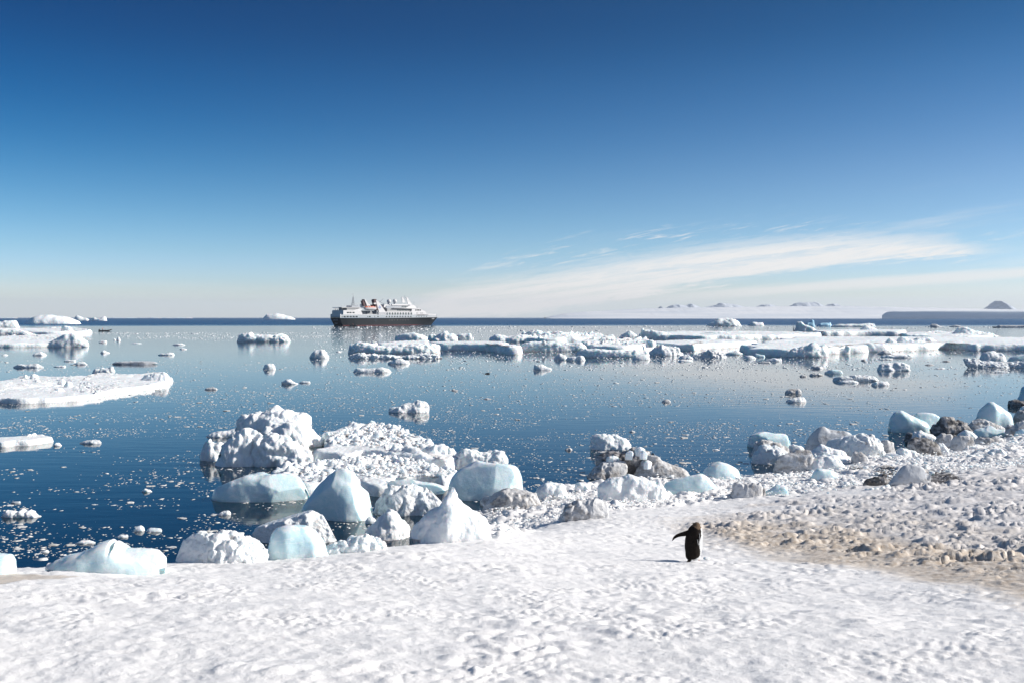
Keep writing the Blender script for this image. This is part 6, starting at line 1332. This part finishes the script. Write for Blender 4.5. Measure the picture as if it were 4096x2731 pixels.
def blade(path, widths, thick, name, mat, under=None):
    """flat tapered limb along a path of (x, y, z), width measured across the path in x-z"""
    path = np.array(path, float); n_ = len(path); t_ = np.linspace(0, n_ - 1, 40)
    P_ = np.stack([np.interp(t_, range(n_), path[:, k]) for k in range(3)], 1); W_ = np.interp(t_, range(n_), widths)
    for _ in range(3): P_[1:-1] = (P_[:-2] + 2 * P_[1:-1] + P_[2:]) / 4
    T_ = np.gradient(P_, axis=0); T_ /= np.linalg.norm(T_, axis=1, keepdims=True)
    side = np.cross(T_, [0, 1, 0]); side /= np.linalg.norm(side, axis=1, keepdims=True); nn_ = np.cross(side, T_)
    a = np.arange(16) / 16 * 2 * np.pi; V = []
    for i in range(40):
        V.append(P_[i] + side[i] * (np.cos(a) * W_[i] / 2)[:, None] + nn_[i] * (np.sin(a) * thick * (.4 + .6 * W_[i] / max(widths)) / 2)[:, None])
    v = np.concatenate(V); F = grid_faces(40, 16)
    wf = np.stack([np.arange(39) * 16 + 15, np.arange(1, 40) * 16 + 15, np.arange(1, 40) * 16, np.arange(39) * 16], 1)
    me = mk_mesh(name, v, [F, wf, np.arange(16)[None], (np.arange(16)[::-1] + 39 * 16)[None]])
    me.materials.append(mat)
    if under is not None:
        me.materials.append(under)
        for k, p_ in enumerate(me.polygons):
            if k < len(F):
                j_ = k % 15
                ang_ = a[j_]
                # lower rim shows the white lining
                v0 = me.vertices[p_.vertices[0]].co; i_ = k // 15
                off = (np.array(v0) - P_[min(i_, 39)])
                if off[2] < -W_[min(i_, 39)] * .42: p_.material_index = 1
    return put(name, me, None, parent=pen)
def pz(px, py, y=0.0): return ((px - X0) * PXS, y, (1250 - py) * PXS)
blade([pz(1040, 520, 0), pz(980, 560, -.01), pz(900, 575, -.015), pz(800, 595, -.02), pz(710, 625, -.02), pz(640, 670, -.02), pz(600, 735, -.02), pz(585, 752, -.02)], [w_ * PXS for w_ in (120, 140, 122, 96, 84, 62, 30, 4)], .018, 'flipper', black, whitef)
blade([pz(1262, 505, -.05), pz(1262, 560, -.105), pz(1240, 640, -.128), pz(1222, 720, -.132), pz(1214, 790, -.132), pz(1212, 825, -.13)], [w_ * PXS for w_ in (30, 62, 66, 50, 26, 5)], .016, 'flipper', black)
blade([pz(1236, 520, -.12), pz(1246, 560, -.135), pz(1243, 640, -.142), pz(1232, 720, -.142)], [w_ * PXS for w_ in (3, 9, 8, 3)], .006, 'flipper_edge', whitef)
blade([pz(1186, 672, -.14), pz(1196, 720, -.150), pz(1205, 780, -.150), pz(1212, 826, -.146)], [w_ * PXS for w_ in (4, 14, 12, 3)], .006, 'flipper_edge', whitef)
blade([pz(1060, 1160, -.06), pz(1010, 1210, -.09), pz(960, 1250, -.11), pz(898, 1276, -.13)], [w_ * PXS for w_ in (110, 90, 55, 8)], .02, 'tail', black)
blade([pz(1150, 330, .05), pz(1120, 338, .09), pz(1100, 350, .12)], [w_ * PXS for w_ in (34, 20, 4)], .014, 'beak', plain('penguin_beak', (.02, .015, .015), .5))
eye = put('eye', mk_mesh('eye', IV2 * np.array([13, 7, 9]) * PXS, [IF2]), black, parent=pen, loc=np.array(pz(1148, 318, -.030)))
for s_, fx in ((0, 1090), (1, 1222)):
    parts = []
    for k in (-1, 0, 1):
        parts.append(tube(((fx - X0) * PXS, .03, .012), ((fx + 14 - X0) * PXS + .012 * k + .022, -.045 + .012 * abs(k) + .02 * s_, .002), .013, .005, 8))
    parts.append(tube(((fx - X0) * PXS, .03, .0), ((fx - X0) * PXS, .02, .06), .018, .022, 8))
    v, f = join(parts); put('foot', mk_mesh('foot', v, [f]), pink, parent=pen)
# snow lump right beside the penguin
p = pick(2826, 2240)
o = put('snow_lump', CH[3].copy(), None, loc=(p[0], p[1], p[2] + .03), label='small snow lump lying just right of the penguin', cat='snow lump'); o.data.materials.clear(); o.data.materials.append(MAT['snow']); o.scale = (.07, .06, .05)

# ------------------------------------------------------------------ cold air over the sea
def haze_box():
    v, f = bxm(-16000, 16000, -5000, 14500, -5.0, 262)
    return mk_mesh('haze', v, [f], smooth=False)
hz = bpy.data.materials.new('haze_air'); hz.use_nodes = True; tn = NT(hz.node_tree); tn.n.clear()
pv = tn.node('ShaderNodeVolumePrincipled'); pv.inputs['Color'].default_value = (.80, .88, 1.0, 1); pv.inputs['Density'].default_value = 4.2e-5; pv.inputs['Anisotropy'].default_value = .2
om = tn.node('ShaderNodeOutputMaterial'); tn.l.new(pv.outputs[0], om.inputs['Volume'])
HAZE = put('haze', haze_box(), hz, kind='stuff', label='thin cold haze over the bay and the far shore')
